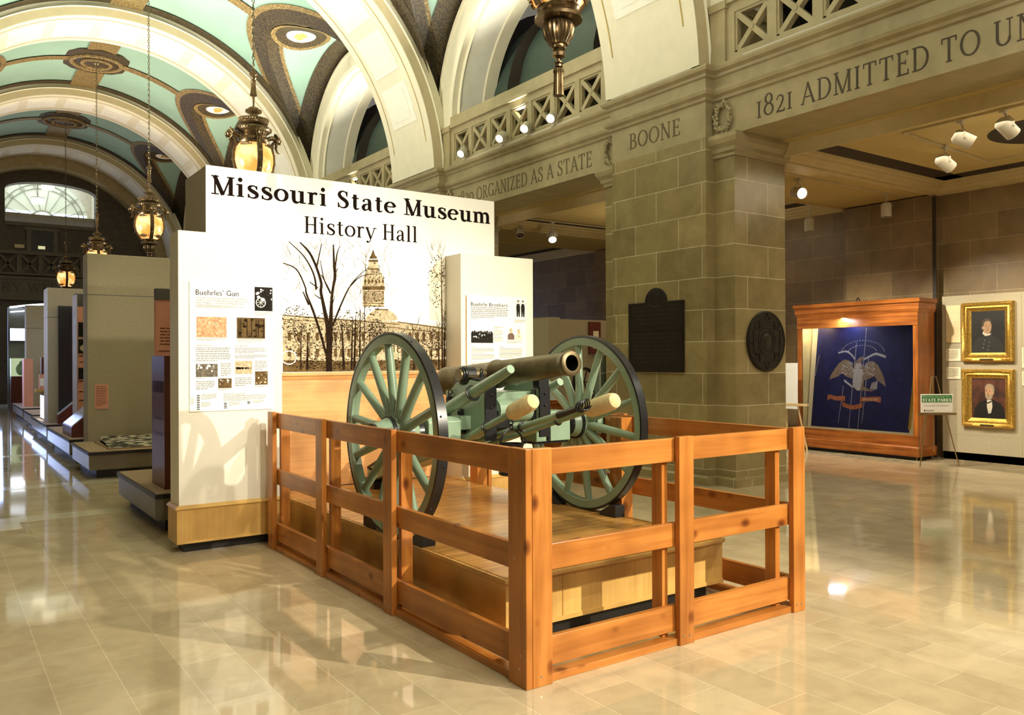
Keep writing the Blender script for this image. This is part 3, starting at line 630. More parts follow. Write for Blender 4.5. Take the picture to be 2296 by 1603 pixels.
for k, ya in enumerate(ARCHES):
    m = MB(); n_ = 96; PR = [(4.36, -.90), (4.36, .90), (4.555, .90), (4.575, .93), (4.60, .90), (4.60, .86), (4.78, .86), (4.78, -.86), (4.60, -.86), (4.60, -.90), (4.575, -.93), (4.555, -.90)]
    T = [R(1.8)+(pi-2*R(1.8))*i/n_ for i in range(n_+1)]; V = [(XC+r*cos(t), ya+y, ZC+r*sin(t)) for t in T for r, y in PR]; q_ = len(PR)
    m.add(V, [(i*q_+j, i*q_+(j+1) % q_, (i+1)*q_+(j+1) % q_, (i+1)*q_+j) for i in range(n_) for j in range(q_)])
    a = m.build('transverse_arch', CREAM, ceil)
    m = MB()
    for s in (-1, 1): m.strip([(XC+4.37*cos(t), ya+s*.905, ZC+4.37*sin(t)) for t in T], [(XC+4.553*cos(t), ya+s*.905, ZC+4.553*sin(t)) for t in T])
    m.build('arch_face', TAN, a)
    m = MB()
    for s in (-1, 1): m.strip([(XC+4.352*cos(t), ya+s*.675, ZC+4.352*sin(t)) for t in T[4:-4]], [(XC+4.352*cos(t), ya+s*.695, ZC+4.352*sin(t)) for t in T[4:-4]])
    m.build('gold_line', GOLDLINE, a)
    for i in range(11):
        t0 = R(15.3+13.82*i); t1 = t0+R(10.6); m = MB()
        tt = [t0+(t1-t0)*j/5 for j in range(6)]
        for r0, h in ((4.345, .50), (4.335, .34)):
            A = [(XC+r0*cos(t), ya-h, ZC+r0*sin(t)) for t in tt]; Bq = [(x, ya+h, z) for x, y, z in A]; m.strip(A, Bq, smooth=False)
            A2 = [(XC+4.36*cos(t), ya-h, ZC+4.36*sin(t)) for t in tt]; B2 = [(x, ya+h, z) for x, y, z in A2]; m.strip(A, A2); m.strip(Bq, B2); m.strip([A[0], Bq[0]], [A2[0], B2[0]]); m.strip([A[-1], Bq[-1]], [A2[-1], B2[-1]])
            tt = [t0+R(1.4)+(t1-t0-R(2.8))*j/5 for j in range(6)]
        m.build('arch_panel', CREAM2, a)
# end wall --------------------------------------------------------------
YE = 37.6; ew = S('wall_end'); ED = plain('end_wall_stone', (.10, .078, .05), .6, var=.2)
m = MB(); op = [(2.30, 7.10), (2.30, 8.42)]+[(3.90-1.60*cos(pi*i/12), 8.42+.36*sin(pi*i/12)) for i in range(1, 12)]+[(5.50, 8.42), (5.50, 7.10)]
outer = [(-.97, 7.10), (-.97, 8.42)]+[(3.9-4.87*cos(pi*i/12), 8.42+2.2*sin(pi*i/12)) for i in range(1, 12)]+[(8.8, 8.42), (8.8, 7.10)]
m.strip([(x, YE, z) for x, z in op], [(x, YE, z) for x, z in outer], smooth=False); m.box(-.97, 9.3, YE, YE+.3, 0, 7.10)
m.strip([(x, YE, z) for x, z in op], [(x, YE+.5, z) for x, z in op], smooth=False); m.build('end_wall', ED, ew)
m = MB(); PR = [(3.95, 36.7), (3.95, 37.55), (4.45, 37.55), (4.45, 36.7)]; T = [pi*i/60 for i in range(61)]
m.add([(XC+r*cos(t), y, ZC+r*sin(t)) for t in T for r, y in PR], [(i*4+j, i*4+(j+1) % 4, (i+1)*4+(j+1) % 4, (i+1)*4+j) for i in range(60) for j in range(4)], True); m.build('end_arch', plain('end_arch_paint', (.40, .31, .15), .6), ew)
m = MB(); m.box(1.0, 6.8, YE-.22, YE, 4.05, 4.95); m.box(1.0, 6.8, YE-.30, YE, 4.86, 4.97); m.box(1.0, 6.8, YE-.2, YE, 5.03, 5.12); m.box(1.0, 6.8, YE-.26, YE, 5.84, 5.98)
for i in range(8):
    x = 1.2+i*.74; m.box(x, x+.16, YE-.2, YE, 5.1, 5.86)
    m.beam((x+.16, YE-.1, 5.12), (x+.74, YE-.1, 5.84), .09, .1, (0, 1, 0)); m.beam((x+.16, YE-.1, 5.84), (x+.74, YE-.1, 5.12), .09, .1, (0, 1, 0))
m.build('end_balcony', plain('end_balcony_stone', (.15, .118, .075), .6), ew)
m = MB(); serif(m, 'RY WITHI', frame_x(2.15, YE-.225, 4.36), 2.5, .36, .12, .06, .004, .06); m.build('inscription', LETTERSHADE2, ew)
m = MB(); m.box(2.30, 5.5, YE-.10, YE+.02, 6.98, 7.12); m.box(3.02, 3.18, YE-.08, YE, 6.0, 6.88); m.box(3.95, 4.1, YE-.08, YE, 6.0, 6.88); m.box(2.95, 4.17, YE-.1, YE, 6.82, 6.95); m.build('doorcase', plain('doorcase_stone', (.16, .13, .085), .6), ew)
d2 = MB(); d2.box(3.18, 3.95, YE-.05, YE-.01, 6.0, 6.82); dd = tag(d2.build('door_1', BLACK), kind='structure')
m = MB(); m.box(3.42, 3.66, YE-.10, YE-.06, 6.10, 6.22); m.build('lit_sign', glow('exit_sign_glow', (.9, .85, .5), .5), dd)
m = MB(); m.box(2.62, 2.95, YE-.04, YE, 6.10, 6.24); tag(m.build('small_notice', CARD), 'small yellowish notice plate beside the dark door on the end wall', 'sign')
YF = 40.5; win = S('window_1'); RF = 1.78; CX, CZ = 3.86, 7.62
m = MB(); m.add([(CX+RF*cos(pi*i/40), YF, CZ+RF*sin(pi*i/40)) for i in range(41)], [tuple(range(41))]); m.build('pane', glow('pane_upper_glow', (.44, .47, .36), .55), win)  # dim view through the glass painted as glow, brighter daylight zones below
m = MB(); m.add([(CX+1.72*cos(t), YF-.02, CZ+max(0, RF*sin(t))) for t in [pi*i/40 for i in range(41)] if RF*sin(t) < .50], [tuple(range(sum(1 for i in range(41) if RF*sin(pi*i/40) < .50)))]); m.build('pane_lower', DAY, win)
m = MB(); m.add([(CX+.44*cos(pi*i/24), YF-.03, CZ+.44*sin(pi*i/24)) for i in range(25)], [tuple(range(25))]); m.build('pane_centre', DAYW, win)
m = MB(); FR = plain('window_frame_paint', (.30, .29, .22), .5)
for r in (.46, 1.42, 1.60): m.tube([(CX+r*cos(pi*i/36), YF-.04, CZ+r*sin(pi*i/36)) for i in range(37)], .05 if r == .46 else .02, 6)
for i in range(1, 9):
    t = pi*i/9; m.tube([(CX+.48*cos(t), YF-.04, CZ+.48*sin(t)), (CX+1.76*cos(t), YF-.04, CZ+1.76*sin(t))], .014, 6)
    m.torus((CX+1.51*cos(t), YF-.05, CZ+1.51*sin(t)), .08, .014, 'y', 14, 6)
m.build('window_frame', FR, win)
m = MB(); HC = plain('window_bay_paint', (.62, .58, .44), .5)
m.box(1.2, 6.6, YE+.5, YF+.1, 7.40, 7.56); m.box(1.5, 2.0, YE+.5, YF, 7.5, 9.6); m.box(5.75, 6.2, YE+.5, YF, 7.5, 9.6); m.box(1.5, 6.2, YE+.5, YF+.3, 9.6, 9.75)
V = [(CX+RF*cos(pi*i/40), YF, CZ+RF*sin(pi*i/40)) for i in range(41)]; m.strip(V, [(CX+2.6*cos(pi*i/40), YF, CZ+2.2*sin(pi*i/40)) for i in range(41)], smooth=False); m.build('window_bay', HC, win)
area((3.8, 39.6, 9.5), (0, -.15, -1), 3, 1.2, 55, (.75, .86, 1))
# ------------------------------------------------------------------ gun platform and fence
PX0, PX1, PY0, PY1 = 2.66, 4.49, 3.86, 7.68
t = thing('display_platform', 'low yellow oak platform with plank deck carrying the green cannon', 'platform', (3.575, 5.77, 0))
m = MB(); m.box(PX0-.015, PX1+.015, PY0-.015, PY1-.0, .372, .40); m.build('deck_edge', OAKX, t, .004)
m = MB(); n_ = 34
for i in range(n_):
    y = PY0+.005+(PY1-PY0-.02)*i/n_; m.box(PX0+.004, PX1-.004, y, y+(PY1-PY0-.02)/n_-.004, .40, .404)
m.build('deck', PLANK, t)
m = MB(); m.box(PX0, PX0+.03, PY0, PY1, .095, .372); m.build('side_panel', OAKY, t)
m = MB(); m.box(PX1-.03, PX1, PY0, PY1, .095, .372); m.build('side_panel', OAKY, t)
m = MB(); m.box(PX0+.03, PX1-.03, PY0, PY0+.03, .095, .372); m.build('front_panel', OAKZ, t)
m = MB(); m.box(PX0+.03, PX1, PY0-.008, PY0, .095, .12); m.box(PX0-.008, PX0, PY0, PY1, .095, .12)
for x in (PX0+.41,): m.box(x, x+.012, PY0-.004, PY0, .12, .372)
m.build('panel_trim', OAKX, t)
m = MB(); m.box(PX0+.09, PX1-.09, PY0+.07, PY1, 0, .095); m.build('toe_kick', BLACK, t)
f = thing('wooden_fence', 'orange stained pine rail fence around the cannon platform', 'fence', (2.41, 3.32, 0))
FX, FY, GX, HT = 2.41, 3.32, 4.67, 1.20
def post(x0, x1, y0, y1, h=HT, mat=PINEZ): m = MB(); m.box(x0, x1, y0, y1, 0, h); return m.build('post', mat, f, .004)
post(FX, FX+.04, FY, FY+.155); post(FX+.04, FX+.165, FY-.002, FY+.038)                # corner, two boards
m = MB(); m.box(FX+.04, FX+.12, FY+.04, FY+.12, 0, HT-.01); m.build('inner_upright', PINEZ, f)
for y in (4.79, 5.95, 7.06): post(FX, FX+.04, y, y+.125)
for x in (3.50, 4.55): post(x, x+.12, FY, FY+.04)
for y in (5.0, 7.02): post(GX-.04, GX, y, y+.13)
RZ = ((1.055, 1.19), (.565, .70), (.075, .225))
for z0, z1 in RZ:
    for y0, y1 in ((FY+.155, 4.79+.06), (4.79+.06, 5.95+.06), (5.95+.06, 7.18)):
        m = MB(); m.box(FX+.042, FX+.08, y0, y1-.004, z0, z1); m.build('rail', PINEY, f, .004)
    for x0, x1 in ((FX+.165, 3.56), (3.56, GX-.02)):
        m = MB(); m.box(x0, x1-.003, FY+.042, FY+.08, z0, z1); m.build('rail', PINEX, f, .004)
    for y0, y1 in ((FY+.04, 5.06), (5.06, 7.15)):
        m = MB(); m.box(GX-.08, GX-.042, y0, y1-.004, z0, z1); m.build('rail', PINEY, f, .004)
for y in (4.79, 5.95, 7.06): m = MB(); m.box(FX+.082, FX+.165, y+.02, y+.06, .04, 1.17); m.build('inner_upright', PINEZ, f, .003)
for x in (3.44, 4.47): m = MB(); m.box(x, x+.045, FY+.082, FY+.165, .04, 1.17); m.build('inner_upright', PINEZ, f, .003)
for y in (4.86, 6.98): m = MB(); m.box(GX-.20, GX-.082, y, y+.14, .04, 1.18); m.build('inner_upright', PINEZ, f, .003)
m = MB(); m.box(FX+.02, FX+.10, FY+.04, 7.15, 0, .038); m.build('floor_board', PINEY, f, .003)
m = MB(); m.box(FX+.04, GX-.02, FY+.02, FY+.10, 0, .04); m.build('floor_board', PINEX, f, .003)
m = MB(); m.box(GX-.11, GX-.03, FY+.04, 7.15, 0, .038); m.build('floor_board', PINEY, f, .003)
m = MB()
for x, y, z in ((FX-.001, FY+.05, 1.13), (FX-.001, FY+.1, .64), (FX-.001, FY+.05, .16), (FX-.001, FY+.06, .09)): m.cyl((x, y, z), (x+.01, y, z), .006, n=8)
for x, z in ((3.53, .05), (3.58, .05), (4.58, .05), (4.63, .05), (2.5, .05)): m.cyl((x, FY-.003, z), (x, FY+.01, z), .006, n=8)
for y in (4.82, 4.87, 5.98): m.cyl((FX-.001, y, .05), (FX+.01, y, .05), .006, n=8)
m.build('screw_head', STEEL, f)
# ------------------------------------------------------------------ cannon
CY, CZ_, RW = 5.275, 1.124, .72
gun = thing('field_cannon', 'green wheeled field cannon with bronze barrel on the oak platform', 'cannon', (3.55, CY, .404))
def yz(y, z): return (y, z)
# barrel
a_ = math.atan(.094); MZ = Vector((3.55, 4.345, 1.622))
ax = Vector((0, cos(a_), -sin(a_)))            # from muzzle to breech
BM = Matrix.Translation(MZ) @ Matrix(((1, 0, 0, 0), (0, sin(a_), cos(a_), 0), (0, cos(a_), -sin(a_), 0), (0, 0, 0, 1)))
m = MB(); m.M = BM
m.lathe([(.053, .02), (.053, .004), (.056, 0), (.078, 0), (.086, .006), (.089, .02), (.086, .045), (.080, .06), (.0815, .09), (.100, .86), (.106, .875), (.112, .90), (.110, .925), (.098, .945), (.099, .97), (.110, 1.58), (.118, 1.60), (.121, 1.64), (.118, 1.67), (.085, 1.70), (.04, 1.74), (.03, 1.77), (.042, 1.81), (.046, 1.84), (.036, 1.88), (0, 1.895)], n=48, open0=True)
brl = m.build('barrel', BRONZE, gun)
m = MB(); m.M = BM; m.lathe([(.0525, .006), (.0525, .9), (0, .9)], n=28, open0=True); m.build('bore', BORE, brl)
TZ = MZ.z-.094*(5.28-4.345)
for s in (-1, 1):
    m = MB(); m.cyl((3.55+s*.07, 5.28, TZ), (3.55+s*.335, 5.28, TZ), .047, n=24); m.build('trunnion', BRONZE, brl)
# cheeks
prof = [(4.99, 1.13), (4.99, 1.415), (5.06, 1.485), (5.20, 1.50), (5.235, 1.465), (5.28, 1.45), (5.325, 1.465), (5.345, 1.485), (5.40, 1.47), (5.46, 1.425), (5.51, 1.36), (5.58, 1.28), (5.75, 1.19), (6.1, 1.06), (6.6, .92), (6.6, .80), (6.1, .90), (5.6, 1.0), (5.2, 1.05)]
for s in (-1, 1):
    x = 3.55+s*.245; m = MB(); m.prism(prof, x-.045, x+.045, 'yz'); ck = m.build('cheek', GREEN, gun, .008)
    m = MB(); xo = x+s*.046
    for k in range(14):                                              # cap square over the trunnion
        t0 = pi*k/14; t1 = pi*(k+1)/14
        m.beam((x, 5.28-.058*cos(t0), TZ+.058*sin(t0)), (x, 5.28-.058*cos(t1), TZ+.058*sin(t1)), .075, .014, (0, -cos(t0), sin(t0)))
    m.box(x-.038, x+.038, 5.06, 5.22, 1.50, 1.515); m.box(x-.038, x+.038, 5.33, 5.42, 1.475, 1.495)
    for y in (5.10, 5.38): m.cyl((x, y, 1.49), (x, y, 1.55), .014, n=10); m.torus((x, y, 1.565), .016, .005, 'x', 12, 6)
    m.torus((xo, 5.28, TZ), .054, .012, 'x', 26, 8); m.torus((xo+s*.02, 5.28, TZ), .051, .009, 'x', 26, 8)
    m.build('cap_square', IRON, ck)
    m = MB(); m.box(x-.047, x+.047, 4.972, 4.99, 1.06, 1.44); m.box(x-.047, x+.047, 4.985, 5.06, 1.43, 1.498)
    for z in (1.2, 1.3, 1.39): m.ball((x, 4.97, z), .011, 8, 5)
    m.build('front_strap', IRON, ck)
    m = MB()
    for y, z in ((5.46, 1.34), (5.30, 1.25), (5.62, 1.16)): m.cyl((xo, y, z), (xo+s*.018, y, z), .03, n=14); m.cyl((xo+s*.018, y, z), (xo+s*.035, y, z), .014, n=8)
    for k in range(5): m.torus((xo+s*.02, 5.44+.012*k, 1.40-.028*k), .017, .005, 'x' if k % 2 else 'y', 10, 6)
    m.build('cheek_bolt', IRON, ck)
m = MB(); m.box(3.35, 3.75, 5.08, 5.7, 1.145, 1.405); m.tube([(3.40, 5.07, 1.27), (3.70, 5.07, 1.27)], .085, 20); m.build('transom', GREEN, gun, .01)
m = MB(); P0, P1 = Vector((3.55, 5.4, 1.12)), Vector((3.55, 7.42, .52))
V = []
for p, w_, h_ in ((P0, .15, .13), (Vector((3.55, 6.7, .76)), .125, .11), (P1, .08, .07)):
    V += [p+Vector((-w_, -.0, -h_)), p+Vector((w_, 0, -h_)), p+Vector((w_, 0, h_)), p+Vector((-w_, 0, h_))]
m.add(V, [(3, 2, 1, 0), (8, 9, 10, 11)]+[(i*4+j, i*4+(j+1) % 4, (i+1)*4+(j+1) % 4, (i+1)*4+j) for i in range(2) for j in range(4)]); tr = m.build('trail', GREEN, gun, .012)
m = MB(); m.box(3.46, 3.64, 7.25, 7.50, .404, .47); m.torus((3.55, 7.55, .46), .06, .016, 'z', 18, 8)
for s in (-1, 1): m.tube([(3.55+s*.10, 6.95, .70), (3.55+s*.17, 7.0, .71), (3.55+s*.17, 7.2, .63), (3.55+s*.09, 7.25, .58)], .013, 8)
m.box(3.53, 3.57, 6.9, 7.2, .76, .80); m.build('trail_iron', IRON, tr)
m = MB(); m.prism([(5.17, 1.00), (5.17, 1.20), (5.20, 1.235), (5.36, 1.235), (5.39, 1.20), (5.39, 1.00)], 2.90, 3.17, 'yz'); m.prism([(5.17, 1.00), (5.17, 1.20), (5.20, 1.235), (5.36, 1.235), (5.39, 1.20), (5.39, 1.00)], 3.86, 4.20, 'yz'); m.box(3.17, 3.86, 5.18, 5.38, 1.13, 1.23); ax_ = m.build('axle', GREEN, gun, .006)
m = MB(); m.box(2.9, 3.17, 5.2, 5.36, .98, .998); m.box(3.86, 4.2, 5.2, 5.36, .98, .998); m.cyl((2.58, CY, CZ_), (4.52, CY, CZ_), .035, n=14)
m.box(3.27, 3.50, 5.02, 5.17, 1.14, 1.27); m.box(3.36, 3.46, 4.98, 5.03, 1.15, 1.24)
for x in (3.32, 3.48, 3.66, 3.78): m.box(x, x+.02, 5.15, 5.175, 1.14, 1.30)
for x in (3.345, 3.47): m.cyl((x, 5.01, 1.15), (x, 5.01, 1.25), .012, n=8)
m.build('axle_iron', IRON, ax_)
m = MB(); m.box(3.72, 3.745, 5.02, 5.045, 1.12, 1.42); m.box(3.86, 3.885, 5.02, 5.045, 1.02, 1.30); m.box(3.72, 3.885, 5.02, 5.04, 1.155, 1.175); m.build('iron_stay', IRON, ax_)
def wheel(xc, s):
    """S: the side the wheel faces away from the carriage"""
    rim = MB(); wd = .034; prf = [(RW-.083, -wd), (RW-.014, -wd), (RW-.014, wd), (RW-.083, wd)]; n = 84
    V = [(xc+x, CY+r*cos(2*pi*i/n), CZ_+r*sin(2*pi*i/n)) for i in range(n) for r, x in prf]
    rim.add(V, [(i*4+j, i*4+(j+1) % 4, ((i+1) % n)*4+(j+1) % 4, ((i+1) % n)*4+j) for i in range(n) for j in range(4)])
    w_ = rim.build('wheel', GREEN, gun, .006)
    m = MB(); prf = [(RW-.014, -.037), (RW, -.035), (RW, .035), (RW-.014, .037)]
    V = [(xc+x, CY+r*cos(2*pi*i/n), CZ_+r*sin(2*pi*i/n)) for i in range(n) for r, x in prf]
    m.add(V, [(i*4+j, i*4+(j+1) % 4, ((i+1) % n)*4+(j+1) % 4, ((i+1) % n)*4+j) for i in range(n) for j in range(4)])
    for i in range(14): t = 2*pi*(i+.5)/14; m.ball((xc-.012*(-1)**i, CY+RW*cos(t), CZ_+RW*sin(t)), .008, 8, 5)
    m.build('tire', IRON, w_)
    for i in range(14):
        t = 2*pi*(i+.28)/14; m = MB(); d = Vector((0, cos(t), sin(t))); c = Vector((xc, CY, CZ_)); hx = Vector((-s*.035, 0, 0))
        m.tube([c+hx+d*.09, c+hx*.9+d*.17, c+hx*.6+d*.30, c+hx*.2+d*.55, c+d*(RW-.075)], [.042, .038, .034, .031, .029], 12); m.build('spoke', GREEN, w_)
    h = MB(); h.M = Matrix.Translation((xc-s*.035, CY, CZ_)) @ Matrix(((0, 0, s, 0), (1, 0, 0, 0), (0, 1, 0, 0), (0, 0, 0, 1)))
    h.lathe([(.07, -.17), (.092, -.165), (.10, -.12), (.118, -.07), (.128, -.05), (.128, .05), (.116, .075), (.10, .12), (.082, .18), (.066, .195), (.05, .20)], n=36); hb = h.build('hub', GREEN, w_)
    b = MB(); b.M = h.M
    for z0, z1, r in ((-.172, -.135, .101), (-.075, -.05, .131), (.052, .078, .129), (.165, .20, .083)): b.lathe([(r-.012, z0), (r, z0), (r-.002, z1), (r-.014, z1)], n=36)
    b.lathe([(0, .215), (.03, .215), (.05, .199)], n=24); b.build('hub_band', IRON, hb)
wheel(2.665, -1); wheel(4.43, 1)
# implements slung on the carriage: each can be lifted off
def rod_thing(name, label, cat, pts, r, mat, group=None):
    t = thing(name, label, cat, pts[0], group); m = MB(); m.tube(pts, r, 14); m.build('pole', mat, t); return t
for x, tip, lb in ((3.135, (4.48, 1.585), 'thick green handspike pole lying along the near cheek beside the trunnion'), (3.965, (5.0, 1.474), 'thick green handspike pole on the far cheek under the muzzle')):
    y1, z1 = tip; sl = .37; L_ = 1.45
    pts = [(x, y1+L_, z1-sl*L_), (x, y1+L_*.5, z1-sl*L_*.5), (x, y1+.25, z1-sl*.25), (x, y1, z1)]
    h = rod_thing('handspike', lb, 'handspike', pts, [.044, .046, .038, .030], GREEN, 'cannon handspikes')
    m = MB(); d = Vector((0, -1, sl)).normalized(); c = Vector((x, y1+.47, z1-sl*.47))
    m.M = Matrix.Translation(c) @ d.to_track_quat('Z', 'Y').to_matrix().to_4x4(); m.torus((0, 0, 0), .052, .009, 'z', 22, 8); m.build('retaining_ring', IRON, h)
def rammer(x, p0, p1, hl, label):
    t = rod_thing('sponge_rammer', label, 'rammer', [(x,)+p0, (x,)+p1], .023, GREEN, 'sheepskin sponge rammers')
    d = Vector((0, p1[0]-p0[0], p1[1]-p0[1])).normalized(); q = Vector((x,)+p1)-d*.02
    m = MB(); m.M = Matrix.Translation(q) @ d.to_track_quat('Z', 'Y').to_matrix().to_4x4()
    m.lathe([(.02, 0), (.045, .004), (.056, .03), (.058, .07), (.0585, hl*.6), (.057, hl-.05), (.047, hl-.015), (.025, hl), (0, hl+.002)], n=26); m.build('sponge_head', WOOL, t)
    m = MB(); m.M = Matrix.Translation(q-d*.33) @ d.to_track_quat('Z', 'Y').to_matrix().to_4x4(); m.torus((0, 0, 0), .03, .007, 'z', 18, 8); m.build('hook_ring', IRON, t)
rammer(3.215, (5.42, .982), (4.578, 1.288), .29, 'green rammer with cream sheepskin head nearest the left wheel')
rammer(3.525, (5.38, .975), (4.136, 1.319), .29, 'green rammer with cream sheepskin head beside the iron worm')
wm = rod_thing('worm_rod', 'green pole ending in a twisted black iron worm', 'worm rod', [(3.384, 5.38, 1.00), (3.384, 4.249, 1.288)], .023, GREEN)
m = MB(); m.tube([(3.384, 4.286, 1.2785), (3.384, 4.098, 1.327)], [.027, .019], 12)
for ph in (0, pi):
    m.tube([(3.384+(.008+.028*min(1, i/14))*cos(i*.62+ph), 4.117-.0040*i-.006*sin(i*.62+ph), 1.330+.0011*i+(.008+.030*min(1, i/14))*sin(i*.62+ph)) for i in range(31)], .0055, 6)
m.torus((3.384, 4.70, 1.173), .031, .007, 'y', 18, 8); m.build('iron_worm', IRON, wm)
bk = thing('sponge_bucket', 'black iron bucket hanging in front of the cannon axle', 'bucket', (3.32, 4.74, .84))
m = MB(); m.lathe([(0, 0), (.088, 0), (.092, .008), (.092, .02), (.085, .03), (.082, .20), (.088, .205), (.088, .22), (.078, .22), (.076, .03), (0, .028)], (3.32, 4.74, .84), 30); m.build('bucket_body', IRON, bk)
m = MB(); m.torus((3.32, 4.74, 1.06), .094, .0075, 'y', 20, 8, 0, pi); m.torus((3.32, 4.74, 1.175), .018, .006, 'x', 14, 6); m.torus((3.32, 4.745, 1.205), .018, .006, 'y', 14, 6)
for s in (-1, 1): m.torus((3.32+s*.112, 4.74, 1.07), .018, .006, 'y', 12, 6, pi if s < 0 else -pi*.5, 2*pi if s < 0 else pi*.6)
m.build('bucket_handle', IRON, bk)
def chock(xc, s, label):
    m = MB(); y0 = CY+s*.46; y1 = CY+s*.27
    m.prism([(y0, .404), (y1, .404), (y1, .43), (y0-s*.06, .50), (y0, .50)] if s > 0 else [(y1, .404), (y0, .404), (y0, .50), (y0-s*.06, .50), (y1, .43)], xc-.05, xc+.05, 'yz')
    tag(m.build('wheel_chock', BLACK, None, .004), label, 'wheel chock', 'black wheel chocks')
chock(2.70, -1, 'black wedge in front of the left cannon wheel'); chock(2.70, 1, 'black wedge behind the left cannon wheel')
chock(4.41, -1, 'black wedge in front of the right cannon wheel'); chock(4.41, 1, 'black wedge behind the right cannon wheel')
# ------------------------------------------------------------------ sign wall and its two wing panels
YM = 7.705
sg = thing('entrance_sign', 'tall white sign wall titled Missouri State Museum History Hall with capitol photo mural', 'sign', (3.6, 8.05, 0))
m = MB(); m.box(2.028, 5.166, YM, 8.45, 2.7, 3.42); m.box(2.62, 4.53, YM, 8.3, 0, 2.7); m.build('sign_core', SIDE, sg)
m = MB(); m.box(2.025, 5.169, YM-.006, YM, 2.77, 3.423); m.box(2.618, 4.532, YM-.006, YM, 1.52, 2.77); fc = m.build('sign_face', WHITE, sg)
m = MB(); serif(m, 'Missouri State Museum', frame_x(2.075, YM-.006, 3.165), 3.04, .172, .20, .068, .003, .085); m.build('title_lettering', INK, fc)
m = MB(); serif(m, 'History Hall', frame_x(2.945, YM-.006, 2.885), 1.25, .162, .14, .055, .003, .05); m.build('subtitle_lettering', INK, fc)
m = MB(); m.box(2.618, 4.532, YM-.018, YM, .41, 1.49); ws = m.build('wainscot', OAKMX, sg)
m = MB(); m.prism([(YM-.05, 1.50), (YM-.05, 1.515), (YM-.04, 1.53), (YM, 1.53), (YM, 1.46), (YM-.025, 1.46), (YM-.035, 1.49)], 2.618, 4.532, 'yz'); m.build('wainscot_moulding', OAKMX, ws)
# photo mural, printed on the face: sky white, pale building, dark trees
def mp(x, y): f_ = x/1904; return (2.721+x*.000987, 2.831+.154*f_-y*(.000849+.000117*f_))
MU = frame_x(0, YM-.006, 0); RNG = random.Random(5)
def clipx(p): return (min(max(p[0], 2.615), 4.535), max(p[1], 1.532))
def mpoly(mb, P, d): flat(mb, MU, [clipx(mp(*p)) for p in P], d)
pale = MB(); bld = MB(); dk = MB(); md = MB(); br = MB(); tw = MB()
mpoly(bld, [(10, 900), (560, 930), (560, 1520), (10, 1520)], .0006); mpoly(bld, [(1250, 960), (1830, 1020), (1830, 1500), (1250, 1500)], .0006); mpoly(bld, [(555, 930), (1255, 960), (1255, 1510), (555, 1510)], .0006)
mpoly(bld, [(850, 580), (1095, 580), (1090, 790), (850, 790)], .0007); mpoly(bld, [(850, 560), (862, 450), (905, 370), (925, 290), (1020, 290), (1035, 370), (1080, 450), (1100, 560)], .0007)
mpoly(bld, oval(1065, 965, 190, 150, 20, pi, 2*pi), .0008); mpoly(bld, [(900, 950), (1275, 960), (1270, 1070), (900, 1060)], .0009)
for x0, y0, x1, y1, h in [(10, 880, 560, 925, 14), (10, 930, 560, 960, 8), (560, 925, 900, 950, 14), (1250, 955, 1830, 1030, 12), (1250, 1030, 1830, 1080, 10), (900, 955, 1275, 985, 9), (900, 1010, 1275, 1020, 8), (850, 745, 1095, 750, 9), (850, 775, 1095, 785, 7), (848, 560, 1102, 560, 40), (905, 360, 1035, 360, 14), (918, 262, 1026, 262, 26), (985, 812, 1140, 818, 14), (855, 620, 1090, 618, 6)]:
    mpoly(md, [(x0, y0), (x1, y1), (x1, y1+h), (x0, y0+h)], .0012)
mpoly(md, [(925, 250), (950, 205), (968, 150), (972, 150), (990, 205), (1020, 250)], .0011)
for i in range(6): mpoly(md, oval(880+i*40, 505, 13, 24, 10), .0013)
for i in range(16): mpoly(md, [(862+i*15, 640), (868+i*15, 640), (868+i*15, 735), (862+i*15, 735)], .0012)
for row, y in ((0, 1080), (1, 1260)):
    for x in list(range(60, 560, 95))+list(range(600, 900, 80))+list(range(1290, 1820, 85)):
        mpoly(md, [(x, y), (x+34, y+2), (x+34, y+92), (x, y+90)], .0012)
for i in range(9): mpoly(md, [(920+i*40, 1075), (932+i*40, 1075), (932+i*40, 1300), (920+i*40, 1300)], .0012)
mpoly(pale, [(1636, 420), (1700, 320), (1830, 230), (1830, 960), (1636, 940)], .0004)
mpoly(md, [(10, 1390), (700, 1400), (1840, 1380), (1840, 1510), (10, 1525)], .0014)
BN = [0]
def branch(mb, P, d=.002):
    BN[0] += 1; d = d+BN[0]*2.5e-6
    q_ = smooth_pts(P, 4); A, Bq = [], []
    for i, (x, y, w_) in enumerate(q_):
        x0, y0, _ = q_[max(0, i-1)]; x1, y1, _ = q_[min(len(q_)-1, i+1)]; L_ = sqrt((x1-x0)**2+(y1-y0)**2) or 1
        nx, ny = -(y1-y0)/L_*w_/2, (x1-x0)/L_*w_/2; A.append((x+nx, y+ny)); Bq.append((x-nx, y-ny))
    for i in range(len(q_)-1): mpoly(mb, [A[i], A[i+1], Bq[i+1], Bq[i]], d)
